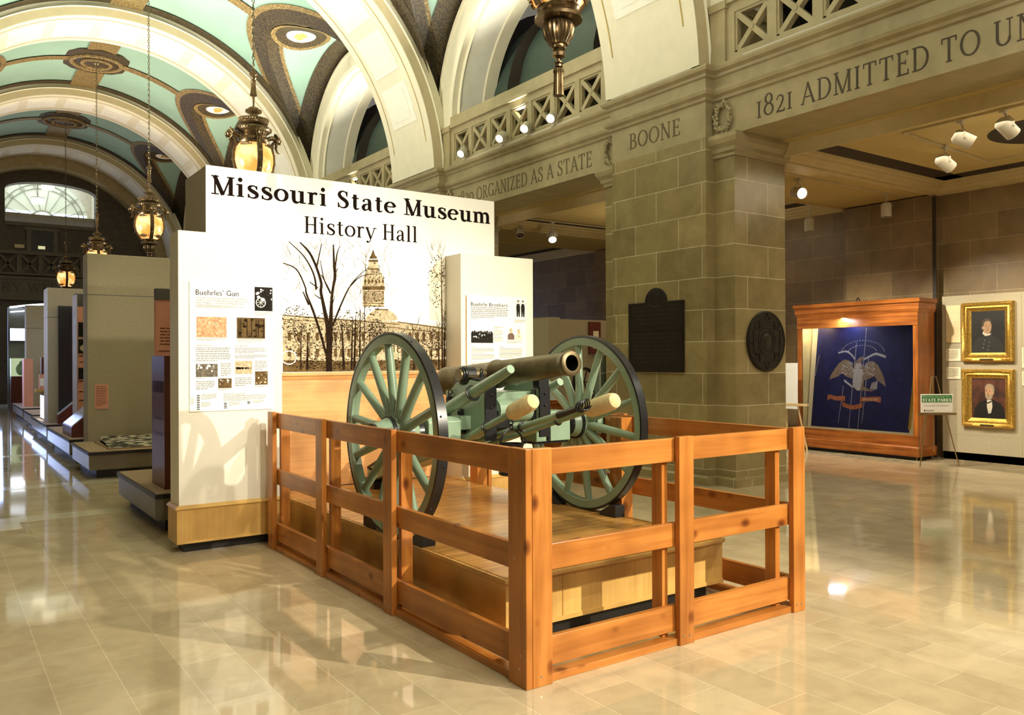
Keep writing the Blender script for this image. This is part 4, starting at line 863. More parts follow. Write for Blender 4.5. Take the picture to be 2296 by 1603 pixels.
for P in [[(485, 1520, 66), (482, 1370, 64), (486, 1200, 62), (468, 1000, 46), (425, 760, 34), (400, 620, 30), (404, 520, 28), (352, 340, 24), (282, 180, 22), (185, 66, 12)],
          [(495, 1190, 56), (505, 900, 40), (516, 680, 30), (532, 560, 28), (550, 450, 32), (540, 300, 24), (534, 92, 14)],
          [(452, 1320, 26), (385, 1060, 24), (320, 840, 24), (252, 650, 18), (236, 560, 14), (150, 370, 14), (16, 300, 10)],
          [(352, 600, 22), (338, 470, 18), (292, 340, 14), (212, 205, 12), (75, 58, 8)], [(356, 350, 18), (374, 260, 13), (410, 85, 8)], [(548, 400, 18), (572, 200, 12), (604, 112, 6)],
          [(522, 1010, 22), (600, 800, 18), (700, 580, 15), (800, 450, 9), (930, 338, 4)], [(715, 560, 14), (850, 440, 9), (1090, 420, 4)], [(502, 640, 16), (436, 490, 12), (396, 270, 6)], [(395, 700, 12), (330, 650, 6)], [(370, 580, 13), (284, 512, 8)], [(275, 770, 20), (215, 620, 10)], [(545, 440, 12), (582, 355, 7)], [(510, 800, 10), (548, 672, 5)], [(404, 430, 9), (470, 560, 12), (505, 640, 12)]]:
    branch(br, P)
for bx, top, wd in [(190, 1000, 12), (255, 1100, 20), (640, 960, 22), (725, 900, 18), (755, 880, 20), (815, 820, 16), (862, 120, 7), (1000, 1050, 16), (1160, 1000, 13), (1320, 1080, 14), (1440, 990, 14), (1510, 1040, 16), (1650, 1030, 10), (1745, 980, 14), (1790, 200, 12), (1812, 760, 12)]:
    x = bx; y0 = 1500; ln = RNG.uniform(-30, 30); branch(br, [(bx, y0, wd*1.3), (bx+ln*.3, (y0+top)/2+60, wd), (bx+ln, top, wd*.3)], .0018)
    for i in range(11):
        ty = top+(y0-260-top)*RNG.random(); s = RNG.choice((-1, 1)); l = RNG.uniform(40, 150); x = bx+ln*(y0-ty)/(y0-top+1); branch(tw, [(x, ty+70, 5), (x+s*l*.4, ty, 4), (x+s*l*.7, ty-l, 2)], .0016)
for i in range(150):                          # bare twigs against the sky
    x = RNG.uniform(20, 1180) if i < 115 else RNG.uniform(1640, 1800); y = RNG.uniform(90, 760); a = RNG.uniform(-2.4, -.7); l = RNG.uniform(60, 190); branch(tw, [(x, y, 3.2), (x+cos(a)*l*.5, y+sin(a)*l*.5+10, 2.6), (x+cos(a)*l, y+sin(a)*l, 1.6)], .0016)
for cx, cy, rx, ry, n in [(140, 960, 150, 190, 260), (70, 1150, 90, 130, 120), (1010, 1050, 110, 110, 260), (300, 1180, 280, 200, 420), (760, 1180, 300, 220, 420), (1500, 1200, 320, 190, 420), (980, 620, 130, 330, 160), (520, 300, 480, 220, 240), (1720, 500, 110, 300, 150), (640, 980, 330, 160, 300), (1700, 1050, 130, 100, 120), (1640, 1300, 180, 160, 160), (700, 1300, 260, 170, 140), (90, 300, 90, 240, 70), (400, 1430, 380, 60, 200), (1300, 1430, 500, 60, 220)]:
    for i in range(n):
        a = RNG.uniform(0, 2*pi); k = sqrt(RNG.random()); x, y, q_ = cx+rx*k*cos(a), cy+ry*k*sin(a), RNG.uniform(2, 10) if n > 140 and n != 240 else RNG.uniform(1.5, 5)
        BN[0] += 1; mpoly(dk, [(x-q_, y), (x, y-q_*.8), (x+q_, y+2), (x+2, y+q_*.8)], .0022+BN[0]*1.2e-6)
mur = bld.build('photo_mural', SEPIAL, sg); pale.build('printed_sky', plain('pale_sepia', (.80, .73, .55), .9), mur); md.build('printed_building_lines', SEPIAM, mur); br.build('printed_trees', SEPIA, mur); tw.build('printed_twigs', SEPIAM, mur); dk.build('printed_foliage', SEPIA, mur)
m = MB(); P = [clipx(mp(72+80*cos(2*pi*i/36), 1362+80*sin(2*pi*i/36))) for i in range(36)]; Q = [clipx(mp(72+68*cos(2*pi*i/36), 1362+68*sin(2*pi*i/36))) for i in range(36)]
m.M = MU; m.add([(a, b, .003) for a, b in P]+[(a, b, .003) for a, b in Q], [(i, (i+1) % 36, 36+(i+1) % 36, 36+i) for i in range(36)]); m.build('white_circle_mark', WHITE, mur)
YP = 7.39
def wing(x0, x1, y1, label, loc):
    t = thing('wing_panel', label, 'display panel', loc, 'cream wing panels')
    m = MB(); m.box(x0, x1, YP, y1, .395, 2.765); m.build('panel_body', PANEL, t, .004)
    m = MB(); m.box(x0-.022, x1+.0, YP-.022, y1, .085, .375); b = m.build('panel_base', OAKZ, t, .004)
    m = MB(); m.sweep([(x0, y1), (x0, YP), (x1, YP)], [(0, .375), (.03, .375), (.036, .385), (.026, .395), (.012, .408), (0, .41)], 1 if False else -1); m.sweep([(x0-.022, YP-.022), (x1, YP-.022)], [(0, .085), (.006, .085), (.006, .105), (0, .105)], -1); m.build('base_moulding', OAKX, b)
    m = MB(); m.box(x0+.05, x1-.03, YP+.05, y1-.05, 0, .085); m.build('toe_kick', BLACK, t)
wing(1.712, 2.615, 7.695, 'cream panel left of the mural carrying the larger text poster', (2.16, 7.6, 0))
wing(4.535, 5.478, 7.695, 'cream panel right of the mural carrying the poster of two brothers', (5.0, 7.6, 0))
# posters
def picture(mb_list, M, x, y, w_, h_, mat, par, name='photo'):
    m = MB(); flat(m, M, [(x, y), (x+w_, y), (x+w_, y+h_), (x, y+h_)], .0016); return m.build(name, mat, par)
def blots(par, M, x, y, w_, h_, mat, n, seed, lo=0., hi=1., size=.10, name='photo_figures'):
    r = random.Random(seed); m = MB()
    for i in range(n):
        cx, cy = x+w_*r.uniform(.08, .92), y+h_*r.uniform(lo+.07, hi-.07); s = size*min(w_, h_)*r.uniform(.4, 1.1)
        s = min(s, cx-x, x+w_-cx, cy-y, y+h_-cy); flat(m, M, oval(cx, cy, s, s*r.uniform(.7, 1.), 7), .002+.0001*(i % 6))
    return m.build(name, mat, par)
PW, PH = .726, 1.125; px0, pz1 = 1.80, 2.333
po = thing('text_poster', 'white poster headed Buehrles Gun on the left cream panel', 'poster', (px0, YP-.012, pz1-PH), 'posters on the cream panels')
m = MB(); m.box(px0, px0+PW, YP-.012, YP, pz1-PH, pz1); m.build('poster_board', PAPER, po, .002)
A1 = frame_x(px0, YP-.0125, pz1)
def u1(x, y): return ((x-25)*PW/970, -(y-65)*PH/1492)
m = MB(); x, y = u1(95, 218); sans(m, "Buehrles\u2019 Gun", A1 @ Matrix.Translation((x, y, 0)), width=490*PW/970, size=.068); m.build('heading', INK, po)
m = MB()
for i, s in enumerate(('\u201cThe [Fourth of July] was always ushered in with a salute from the', 'old Mexican Guns in the Capitol grounds, and at night there was a', 'display of fireworks ... In later years the official gunner was', 'Colonel Fred Buehrle, a veteran of the Civil War.\u201d')):
    x, y = u1(95, 258+28*i); sans(m, s, A1 @ Matrix.Translation((x, y, 0)), width=PW/970*(600, 600, 540, 470)[i], size=.021)
for s, px_, py_, wd in (('Captured Cannons', 92, 803, 178), ('The Capitol Guns', 540, 806, 150), ('The Fate of the Capitol Guns', 402, 1372, 255)):
    x, y = u1(px_, py_); sans(m, s, A1 @ Matrix.Translation((x, y, 0)), width=wd*PW/970, size=.019)
k_ = PW/970
for x, y, wd, n, pt in [(95, 350, 600, 2, 13), (775, 398, 205, 4, 12), (100, 716, 335, 3, 13), (565, 722, 330, 4, 12), (95, 830, 400, 8, 21), (540, 830, 380, 4, 18), (540, 912, 380, 3, 18), (375, 1010, 120, 8, 20), (775, 985, 150, 6, 19), (95, 1215, 215, 5, 21), (540, 1183, 200, 5, 22), (345, 1306, 150, 2, 12), (775, 1280, 150, 2, 12), (95, 1178, 150, 1, 12), (150, 1362, 190, 5, 13), (150, 1455, 110, 5, 12), (402, 1386, 515, 5, 14), (465, 1460, 135, 4, 12), (740, 1452, 150, 3, 12), (38, 1402, 40, 7, 12)]:
    a, b = u1(x, y); text_lines(m, A1, a, b, wd*k_, n, pt*PH/1492, rnd=RNG)
m.build('printed_text', INKSOFT, po)
m = MB()
for x, ys in ((105, range(1370, 1540, 20)), (412, range(1468, 1530, 19)), (685, (1462, 1478))):
    for y in ys: a, b = u1(x, y); flat(m, A1, [(a, b-.004), (a+33*k_, b-.003), (a+33*k_, b+.003), (a, b+.004)], .0015)
m.build('gun_silhouettes', INK, po)
for i, (x, y, w_, h_, mt, m2, n) in enumerate([(775, 382, 217, 285, GREYD, PAPER, 14), (103, 703, 340, 235, REDP, SEPIAL, 22), (563, 712, 337, 245, SEPIAM, SEPIA, 16), (95, 1160, 245, 150, GREYM, PAPER, 14), (540, 1132, 203, 155, SEPIAL, SEPIA, 18), (345, 1292, 155, 112, SEPIAM, PAPER, 10), (778, 1262, 152, 160, SEPIAM, SEPIAL, 9)]):
    a, b = u1(x, y); p = picture(None, A1, a, b, w_*k_, h_*PH/1492, mt, po)
    blots(p, A1, a, b, w_*k_, h_*PH/1492, m2, n, 40+i, .35 if i in (0, 3, 4, 5) else 0, 1. if i != 4 else .55)
    if i == 0:                                      # the wheel and the man beside his gun
        m = MB(); cx, cy = a+.055, b+.075; m.M = A1; m.torus((cx, cy, .003), .042, .004, 'z', 20, 5)
        for k in range(8): m.tube([(cx, cy, .003), (cx+.042*cos(k*pi/4), cy+.042*sin(k*pi/4), .003)], .0018, 5)
        m.build('photo_wheel', PAPER, p)
        m = MB(); flat(m, A1, [(a+.09, b+.03), (a+.15, b+.03), (a+.148, b+.13), (a+.13, b+.155), (a+.105, b+.15), (a+.09, b+.12)], .0032); m.build('photo_man', GREYD, p)
    if i == 2:
        m = MB()
        for q_ in (.06, .12, .34, .5, .66, .74, .93): flat(m, A1, [(a+q_*w_*k_, b+.01), (a+q_*w_*k_+.008, b+.01), (a+q_*w_*k_+.006, b+.17), (a+q_*w_*k_+.001, b+.17)], .003)
        m.build('photo_trees', SEPIA, p)
qx0, qz1, QW, QH = 4.60, 2.325, .775, 1.15
p2 = thing('text_poster', 'white poster headed Buehrle Brothers on the right cream panel', 'poster', (qx0, YP-.012, qz1-QH), 'posters on the cream panels')
m = MB(); m.box(qx0, qx0+QW, YP-.012, YP, qz1-QH, qz1); m.build('poster_board', PAPER, p2, .002)
m = MB(); m.box(qx0-.006, qx0, YP-.014, YP, qz1-QH, qz1); m.build('poster_edge', OAKZ, p2)
A2 = frame_x(qx0, YP-.0125, qz1); kx, kz = QW/1115, .000557
def u2(x, y): return ((x-155)*kx, -(y-200)*kz)
m = MB(); a, b = u2(228, 395); sans(m, 'Buehrle Brothers', A2 @ Matrix.Translation((a, b, 0)), width=680*kx, size=.058); m.build('heading', INK, p2)
m = MB()
for x, y, wd, n, pt in [(230, 430, 690, 6, 36), (230, 640, 200, 1, 26), (1045, 640, 215, 4, 17), (645, 785, 170, 3, 16), (645, 848, 170, 7, 18), (645, 985, 175, 6, 18), (900, 1062, 285, 3, 17), (232, 1182, 150, 1, 22), (750, 1182, 160, 1, 22), (232, 1208, 430, 5, 19), (750, 1208, 450, 10, 19), (232, 1320, 440, 6, 19), (232, 1470, 400, 12, 20), (760, 1500, 380, 10, 20)]:
    a, b = u2(x, y); text_lines(m, A2, a, b, wd*kx, n, pt*kz, rnd=RNG)
m.build('printed_text', INKSOFT, p2)
a, b = u2(230, 1098); p = picture(None, A2, a, b, 400*kx, 200*kz, GREYD, p2); blots(p, A2, a, b+.02, 400*kx, 200*kz-.02, PAPER, 16, 71, .3, 1, .1)
m = MB()
for i in range(10): flat(m, A2, oval(a+.02+i*.026, b+.112+.006*sin(i*2.1), .012, .016, 8), .002)
m.build('photo_heads', GREYD, p)
a, b = u2(1045, 600); p = picture(None, A2, a, b, 215*kx, 365*kz, PAPER, p2)
m = MB(); m3 = MB()
for cx in (.045, .108):
    flat(m, A2, [(a+cx-.020, b+.012), (a+cx-.004, b+.012), (a+cx, b+.07), (a+cx+.004, b+.012), (a+cx+.022, b+.012), (a+cx+.026, b+.12), (a+cx+.018, b+.155), (a+cx-.018, b+.155), (a+cx-.026, b+.12)], .0025)
    flat(m3, A2, oval(a+cx, b+.172, .011, .014, 10), .0026); flat(m, A2, oval(a+cx, b+.187, .017, .006, 10), .0028)
m.build('photo_men', GREYD, p); m3.build('photo_faces', SEPIAL, p)
a, b = u2(900, 1040); p = picture(None, A2, a, b, 295*kx, 265*kz, PAPER, p2)
m = MB(); m3 = MB(); m4 = MB()
flat(m, A2, [(a+.004, b+.006), (a+.092, b+.006), (a+.094, b+.05), (a+.07, b+.078), (a+.03, b+.078), (a+.004, b+.055)], .0022); flat(m3, A2, oval(a+.048, b+.103, .021, .028, 12), .0024); flat(m3, A2, oval(a+.152, b+.095, .021, .028, 12), .0024); flat(m4, A2, [(a+.105, b+.004), (a+.2, b+.004), (a+.198, b+.05), (a+.17, b+.068), (a+.135, b+.068), (a+.108, b+.05)], .0022); flat(m, A2, [(a+.145, b+.05), (a+.162, b+.05), (a+.154, b+.03)], .0026)
m.build('photo_coat', plain('photo_coat_brown', (.18, .10, .07), .6), p); m3.build('photo_faces', SEPIAL, p); m4.build('photo_dress', CARDL, p)
# ------------------------------------------------------------------ lanterns
LG = 'bronze lanterns along the vault'
LY = [4.72, 11.70, 18.62, 25.4, 31.95]
def lantern(y, label):
    t = thing('hanging_lantern', label, 'lantern', (XC, y, 4.10), LG); c = (XC, y, 0)
    m = MB(); m.lathe([(.03, 4.10), (.175, 4.115), (.172, 4.14), (.15, 4.155), (.13, 4.17), (.155, 4.19), (.16, 4.205), (.10, 4.215), (0, 4.215)][::-1], c, 36); m.build('bottom_flange', BRASS, t)
    m = MB(); m.lathe([(.07, 3.94), (.075, 3.955), (.10, 3.99), (.112, 4.04), (.112, 4.075), (.10, 4.10), (.09, 4.105)], c, 64, 22, .055)
    m.lathe([(.03, 3.905), (.052, 3.91), (.058, 3.925), (.055, 3.94), (.07, 3.95)], c, 26); m.lathe([(.02, 3.84), (.047, 3.855), (.05, 3.88), (.03, 3.91)], c, 20, 8, .06); b = m.build('fluted_bowl', BRASS, t)
    m = MB(); m.lathe([(.008, 3.77), (.012, 3.84)], c, 10); m.lathe([(.012, 3.80), (.032, 3.805), (.034, 3.815), (.012, 3.82)], c, 16); m.lathe([(.014, 3.775), (.03, 3.78), (.03, 3.795), (.014, 3.80)], c, 16)
    m.lathe([(0, 3.57), (.038, 3.57), (.037, 3.60), (.034, 3.70), (.034, 3.735), (.040, 3.745), (.034, 3.765), (.016, 3.775)], c, 40, 20, .05); m.build('tassel', BRASS, b)
    m = MB(); m.lathe([(.145, 4.205), (.19, 4.26), (.245, 4.36), (.268, 4.47), (.262, 4.57), (.235, 4.66), (.20, 4.72)], c, 40); gl = m.build('glass_shade', AMBER, t)
    m = MB()
    for k in range(4):
        a = pi/4+pi/4+k*pi/2
        for r0, r1, da in ((.0, 0, 0),):
            pts = [(XC+(r+.018)*cos(a), y+(r+.018)*sin(a), z) for r, z in [(.150, 4.20), (.19, 4.26), (.245, 4.36), (.27, 4.47), (.266, 4.57), (.245, 4.66), (.235, 4.72), (.27, 4.78)]]
            for d_ in (-.022, .022): m.tube([(p[0]-sin(a)*d_, p[1]+cos(a)*d_, p[2]) for p in pts], .017, 8)
            m.tube(pts, .022, 8)
        for k2 in range(5): q_ = pts[2+min(k2, 3)]; m.ball((q_[0]+.012*cos(a), q_[1]+.012*sin(a), q_[2]+.02*k2-.02), .016, 8, 5)
        for z, zs in ((4.235, 1), (4.70, -1)):                    # palmettes on the glass, foot and crown
            aa = a+pi/4
            for j in range(-3, 4):
                r0 = .175 if zs > 0 else .222
                for u in range(3): w_ = .018+.014*u; m.ball((XC+(r0+.02+.012*u*zs)*cos(aa+j*.055*(1+u)), y+(r0+.02+.012*u*zs)*sin(aa+j*.055*(1+u)), z+zs*(.012+.024*u*(1-abs(j)*.18))), (.012, .012, .016), 6, 4)
    m.build('rib', BRASS, gl)
    m = MB(); m.lathe([(.18, 4.70), (.222, 4.71), (.228, 4.735), (.20, 4.75), (.215, 4.77), (.21, 4.80), (.185, 4.82), (.175, 4.86), (.215, 4.885), (.238, 4.905), (.245, 4.93), (.235, 4.95), (.15, 4.965), (.13, 4.98), (.175, 4.99), (.198, 5.01), (.202, 5.045), (.19, 5.075), (.12, 5.085), (.058, 5.09), (.056, 5.15), (.09, 5.165), (.108, 5.185), (.106, 5.205), (.075, 5.215), (.07, 5.235), (.03, 5.255), (.013, 5.27), (.014, 5.36), (.02, 5.40), (.052, 5.415), (.047, 5.44), (.035, 5.52), (.032, 5.60), (.038, 5.615), (.03, 5.64), (.045, 5.66), (.03, 5.685), (.058, 5.71), (.055, 5.735), (.03, 5.75), (.022, 5.79), (0, 5.795)], c, 40); cr = m.build('crown', BRASS, t)
    m = MB()
    for i in range(36): a = 2*pi*i/36; m.ball((XC+.197*cos(a), y+.197*sin(a), 5.06), (.018, .018, .022), 6, 4)
    for i in range(40): a = 2*pi*i/40; m.ball((XC+.24*cos(a), y+.24*sin(a), 4.925), (.012, .012, .02), 5, 4)
    for i in range(24): a = 2*pi*i/24; m.ball((XC+.104*cos(a), y+.104*sin(a), 5.19), (.011, .011, .02), 5, 4)
    m.build('leaf_ring', BRASS, cr)
    for k in range(4):                                     # lion heads on brackets
        a = pi/2+k*pi/2; m = MB(); m.M = Matrix.Translation((XC, y, 4.80)) @ Matrix.Rotation(a, 4, 'Z')
        m.tube([(.20, 0, .02), (.27, 0, .05), (.31, 0, .03)], [.03, .035, .04], 10)
        m.ball((.335, 0, .03), (.052, .05, .058), 12, 8); m.ball((.378, 0, .01), (.03, .028, .024), 10, 6); m.ball((.372, 0, -.025), (.022, .022, .014), 8, 5)
        rr = random.Random(k)
        for i in range(22): b_ = 2*pi*i/22; m.ball((.325+rr.uniform(-.02, .01), .056*cos(b_)*rr.uniform(.85, 1.15), .035+.062*sin(b_)*rr.uniform(.85, 1.15)), .017, 6, 4)
        m.tube([(.33, 0, -.04), (.32, 0, -.10), (.34, 0, -.15), (.375, 0, -.165)], [.022, .018, .012, .005], 8); m.build('lion_head', BRASS, cr)
    m = MB(); z = 5.80; m.torus((XC, y, z+.035), .032, .008, 'x', 18, 7); z += .07; i = 0
    while z < 9.93:
        u = Vector((1, 0, 0)) if i % 2 else Vector((0, 1, 0)); cz = Vector((XC, y, z+.022))
        m.tube([cz+u*.017*cos(2*pi*j/12)+Vector((0, 0, .036*sin(2*pi*j/12))) for j in range(12)], .0062, 5, True); z += .058; i += 1
    m.lathe([(0, 9.86), (.05, 9.87), (.07, 9.90), (.11, 9.92), (.12, 9.95), (0, 9.95)], c, 24); m.build('chain', BRASSD, t)
    return t
lab = ['largest bronze and amber lantern with fluted bowl and tassel, nearest in the hall', 'bronze amber lantern rising behind the museum title sign', 'amber lantern with full glass showing left of the sign, third along the vault', 'bronze lantern crown showing above the beige partition, its glass hidden', 'smallest amber lantern, farthest down the hall before the end wall']
l0 = lantern(LY[0], lab[0])
for y, lb in zip(LY[1:], lab[1:]): dup(l0, (XC, y, 4.10), lb)
# ------------------------------------------------------------------ spot lamps
def spot_lamp(base, head, aim, label, up, lit=True, grp='white spotlights', r=.072, L_=.22):
    """BASE: where it is fixed; HEAD: middle of the can; AIM: where it points"""
    t = thing('spot_lamp', label, 'spotlight', base, grp); b, h = Vector(base), Vector(head); d = (Vector(aim)-h).normalized()
    m = MB(); m.M = Matrix.Translation(h) @ d.to_track_quat('Z', 'Y').to_matrix().to_4x4()
    m.lathe([(0, -L_*.5), (r*.62, -L_*.5), (r*.9, -L_*.42), (r, -L_*.36), (r, L_*.5), (r*.94, L_*.5), (r*.92, L_*.40)], n=26); can = m.build('can', WHITEMETAL, t)
    m2 = MB(); m2.M = m.M; m2.lathe([(0, L_*.44), (r*.93, L_*.44)], n=26); m2.build('lamp_face', LAMPON if lit else GREYM, can)
    sd = d.cross(Vector((0, 0, 1))).normalized(); e = 1 if up else -1; j = h-Vector((0, 0, e*(r+.04)))
    m = MB(); m.tube([h+sd*(r+.012), h+sd*(r+.012)-Vector((0, 0, e*.06)), j+sd*.03, j-sd*.03, h-sd*(r+.012)-Vector((0, 0, e*.06)), h-sd*(r+.012)], .009, 6); m.cyl(j, b, .012, n=8); m.box(b.x-.035, b.x+.035, b.y-.035, b.y+.035, b.z-.02, b.z+.02)
    for s in (-1, 1): m.ball(h+sd*s*(r+.014), .013, 8, 5)
    m.build('yoke', WHITEMETAL, t); return t
for i, (y, ay, lb) in enumerate([(13.3, 12.2, 'white spotlight on the stone ledge, farthest left of four above ORGANIZED'), (12.0, 11.0, 'white spotlight on the stone ledge, second from left above ORGANIZED'), (11.27, 9.8, 'white spotlight on the stone ledge, third from left above ORGANIZED'), (10.55, 9.0, 'white spotlight on the stone ledge, nearest BOONE and glaring brightest')]):
    spot_lamp((8.26, y, 5.44), (8.22, y, 5.58), (5.2, ay-.5, 3.2), lb, True, True, 'spotlights on the stone ledge')
spot((8.1, 10.6, 5.6), (5.0, 9.4, 1.0), 90, 50); spot((8.1, 13.2, 5.6), (4.0, 12.6, 1.0), 90, 50)
AG = 'track spotlights under the aisle ceiling'
for b, h, aim, lb, lit in [((10.15, 5.02, 4.49), (10.17, 5.0, 4.28), (10.60, 4.39, 3.83), 'white track spotlight with glowing face under the right aisle ceiling', True),
        ((10.12, 4.52, 4.49), (10.15, 4.5, 4.30), (10.85, 4.25, 3.75), 'white track spotlight at far upper right beside the dark ceiling roundel', False),
        ((11.20, 5.75, 4.49), (11.2, 5.75, 4.28), (11.95, 5.45, 3.75), 'small cream track spotlight hanging behind the glowing one in the right aisle', False),
        ((10.75, 7.72, 4.36), (10.72, 7.72, 4.15), (10.2, 6.4, 3.75), 'glaring spotlight beside the capital of the stone pier', True),
        ((12.95, 7.62, 4.36), (12.95, 7.62, 4.10), (12.95, 7.62, 3.0), 'white can spotlight pointing straight down over the flag case', False),
        ((12.75, 8.95, 4.36), (12.75, 8.95, 4.02), (12.75, 8.95, 3.0), 'white can spotlight pointing straight down close to the pier', False),
        ((9.99, 13.93, 4.49), (9.99, 13.93, 4.3), (9.6, 13.2, 3.2), 'white spotlight in the aisle just right of the title sign', False),
        ((9.95, 14.8, 4.36), (9.95, 14.8, 4.17), (9.3, 14.2, 3.5), 'half hidden white spotlight at the edge of the title sign', False),
        ((10.55, 13.55, 4.49), (10.55, 13.55, 4.20), (10.1, 12.9, 3.4), 'white spotlight with lit face above the right cream panel', True)]:
    spot_lamp(b, h, aim, lb, False, lit, AG, .085, .24)
def track(p0, p1, label): m = MB(); m.beam(p0, p1, .035, .022); tag(m.build('light_track', plain('track_buff', (.60, .50, .30), .5)), label, 'light track', 'ceiling light tracks')
track((10.1, 5.7, 4.502), (10.1, 1.6, 4.502), 'long pale light track across the right aisle coffer')
track((12.6, 5.85, 4.502), (12.6, 1.6, 4.502), 'pale light track nearest the portrait wall')
track((10.1, 5.7, 4.4985), (12.6, 5.85, 4.4985), 'thin cross track joining the two coffer tracks')
track((9.6, 7.55, 4.35), (13.4, 7.55, 4.35), 'pale light track under the ceiling beam nearest the flag case')
track((9.6, 8.85, 4.35), (13.4, 8.85, 4.35), 'pale light track under the ceiling beam beside the pier')
track((9.9, 13.5, 4.502), (12.9, 13.5, 4.502), 'pale light track seen right of the sign')
for a, b, lb in [(6.85, 9.35, 'long white light strip lying on the ledge above BOONE'), (9.55, 13.8, 'long white light strip lying on the ledge above ORGANIZED')]:
    x = XB-.10 if a < 7 else XS-.09
    m = MB(); y0, y1 = (7.45, 9.0) if a < 7 else (9.9, 13.4)
    m.box(x-.02, x+.04, y0, y1, 5.42, 5.45); tag(m.build('ledge_light_strip', WHITEMETAL), lb, 'light strip', 'ledge light strips')
m = MB(); m.box(XS-.11, XS-.05, 2.6, 6.75, 5.42, 5.45); tag(m.build('ledge_light_strip', WHITEMETAL), 'long white light strip lying on the ledge above ADMITTED TO', 'light strip', 'ledge light strips')
# ------------------------------------------------------------------ plaques on the pier
pq = thing('wall_plaque', 'dark bronze tablet with round crest on the front of the BOONE pier', 'plaque', (XB, 8.21, 1.46))
m = MB(); m.prism([(8.75, 1.46), (8.75, 2.435), (8.44, 2.435)]+[(8.21+.21*cos(t), 2.435+.20*sin(t)) for t in [pi-pi*i/16 if False else pi*i/16 for i in range(16, -1, -1)]][::-1][::-1] and [(8.75, 1.46), (8.75, 2.435)]+[(8.21+.205*cos(pi*i/18), 2.435+.195*sin(pi*i/18)) for i in range(19)]+[(7.69, 2.435), (7.69, 1.46)], XB-.03, XB, 'yz'); m.build('tablet', PLAQUE, pq, .005)
m = MB()
for y0, y1, z0, z1 in ((7.715, 8.725, 1.485, 1.497), (7.715, 8.725, 2.40, 2.412), (7.715, 7.727, 1.485, 2.412), (8.713, 8.725, 1.485, 2.412), (7.74, 8.70, 2.04, 2.05)): m.box(XB-.034, XB-.03, y0, y1, z0, z1)
m.torus((XB-.03, 8.21, 2.48), .115, .005, 'x', 30, 6); m.torus((XB-.03, 8.21, 2.48), .08, .004, 'x', 30, 6)
text_lines(m, frame_y(XB-.0305, 8.66, 2.36), 0, 0, .9, 5, .058, .5, .8, RNG); text_lines(m, frame_y(XB-.0305, 8.66, 1.98), 0, 0, .9, 8, .056, .5, .8, RNG); m.build('raised_lettering', PLAQUE2, pq)
YJ = 8.21-1.235
pr_ = thing('oval_plaque', 'dark oval bronze relief with cross and star on the pier side', 'plaque', (8.97, YJ, 1.47))
m = MB(); m.prism(oval(8.97, 1.87, .385, .40, 44), YJ-.035, YJ, 'xz'); m.build('disc', PLAQUE, pr_, .01)
m = MB(); cx, cz = 8.97, 1.87
def tubexz(P, r=.006): m.tube([(cx+a, YJ-.037, cz+b) for a, b in P], r, 6, True)
tubexz([(-.15, .27), (.15, .27), (.15, .15), (.27, .15), (.27, -.15), (.15, -.15), (.15, -.27), (-.15, -.27), (-.15, -.15), (-.27, -.15), (-.27, .15), (-.15, .15)])
tubexz(oval(0, 0, .17, .18, 30)); tubexz(oval(0, 0, .12, .13, 26), .005); tubexz(oval(0, 0, .36, .375, 44), .006)
for k in range(8):
    a = pi/2+k*pi/4; q_ = .37; tubexz([(q_*cos(a), q_*sin(a)), (.27*cos(a+.2), .27*sin(a+.2)), (.27*cos(a-.2), .27*sin(a-.2))], .005)
m.ball((cx, YJ-.035, cz), (.09, .014, .10), 14, 8); m.build('relief', PLAQUE2, pr_)
# ------------------------------------------------------------------ flag case, flag, portraits
fcx, y0, y1 = 12.85, 7.04, 9.28
cs = thing('flag_case', 'tall glazed oak display case holding a dark blue flag', 'display case', (13.1, 8.16, 0))
m = MB(); m.box(fcx, 13.35, y0, y0+.085, .10, 2.40); m.build('case_side', CASEZ, cs, .004); m = MB(); m.box(fcx, fcx+.04, y1-.085, y1, .10, 2.40); m.box(fcx+.04, 13.35, y1-.03, y1, .10, 2.40); m.build('case_side', CASEZ, cs, .004)
m = MB(); m.box(fcx-.01, fcx+.05, y0-.002, y1+.002, 2.17, 2.42); m.build('case_rail', CASEY, cs, .004); m = MB(); m.box(fcx-.003, fcx+.05, y0-.002, y1+.002, .10, .395); m.build('case_rail', CASEY, cs, .004)
m = MB(); m.sweep([(13.35, y1), (fcx, y1), (fcx, y0), (13.35, y0)], [(0, 2.38), (.012, 2.38), (.02, 2.42), (.03, 2.43), (.03, 2.52), (.055, 2.54), (.06, 2.60), (0, 2.60)], -1); m.box(fcx, 13.35, y0, y1, 2.55, 2.595); m.build('crown_moulding', CASEY, cs)
m = MB(); m.sweep([(13.35, y1), (fcx, y1), (fcx, y0), (13.35, y0)], [(0, .06), (.03, .06), (.03, .20), (.018, .215), (0, .22)], -1); m.build('base_moulding', CASEY, cs)
m = MB(); m.box(13.28, 13.35, y0+.085, y1-.03, .39, 2.35); m.box(fcx+.05, 13.3, y0+.085, y1-.03, .37, .395); m.box(fcx+.05, 13.3, y0+.085, y1-.03, 2.40, 2.43); m.box(fcx+.041, 13.3, y1-.06, y1-.03, .39, 2.4); m.box(fcx+.05, 13.3, y0+.085, y0+.095, .39, 2.4); m.build('case_lining', plain('gold_lining', (.72, .60, .30), .5), cs)
m = MB(); m.box(fcx+.05, 13.33, y0+.05, y1-.05, 0, .06); m.build('toe_kick', BLACK, cs)
m = MB(); m.box(fcx+.012, fcx+.016, y0+.085, y1-.085, .395, 2.17); m.build('case_glass', GLASSM, cs)
m = MB(); m.torus((13.05, 8.2, 2.635), .04, .009, 'y', 18, 7, -.3, pi+.3); m.build('lifting_ring', IRON, cs)
area((13.0, 8.35, 2.36), (.16, 0, -1), .06, 1.2, 20, (.75, .86, 1))
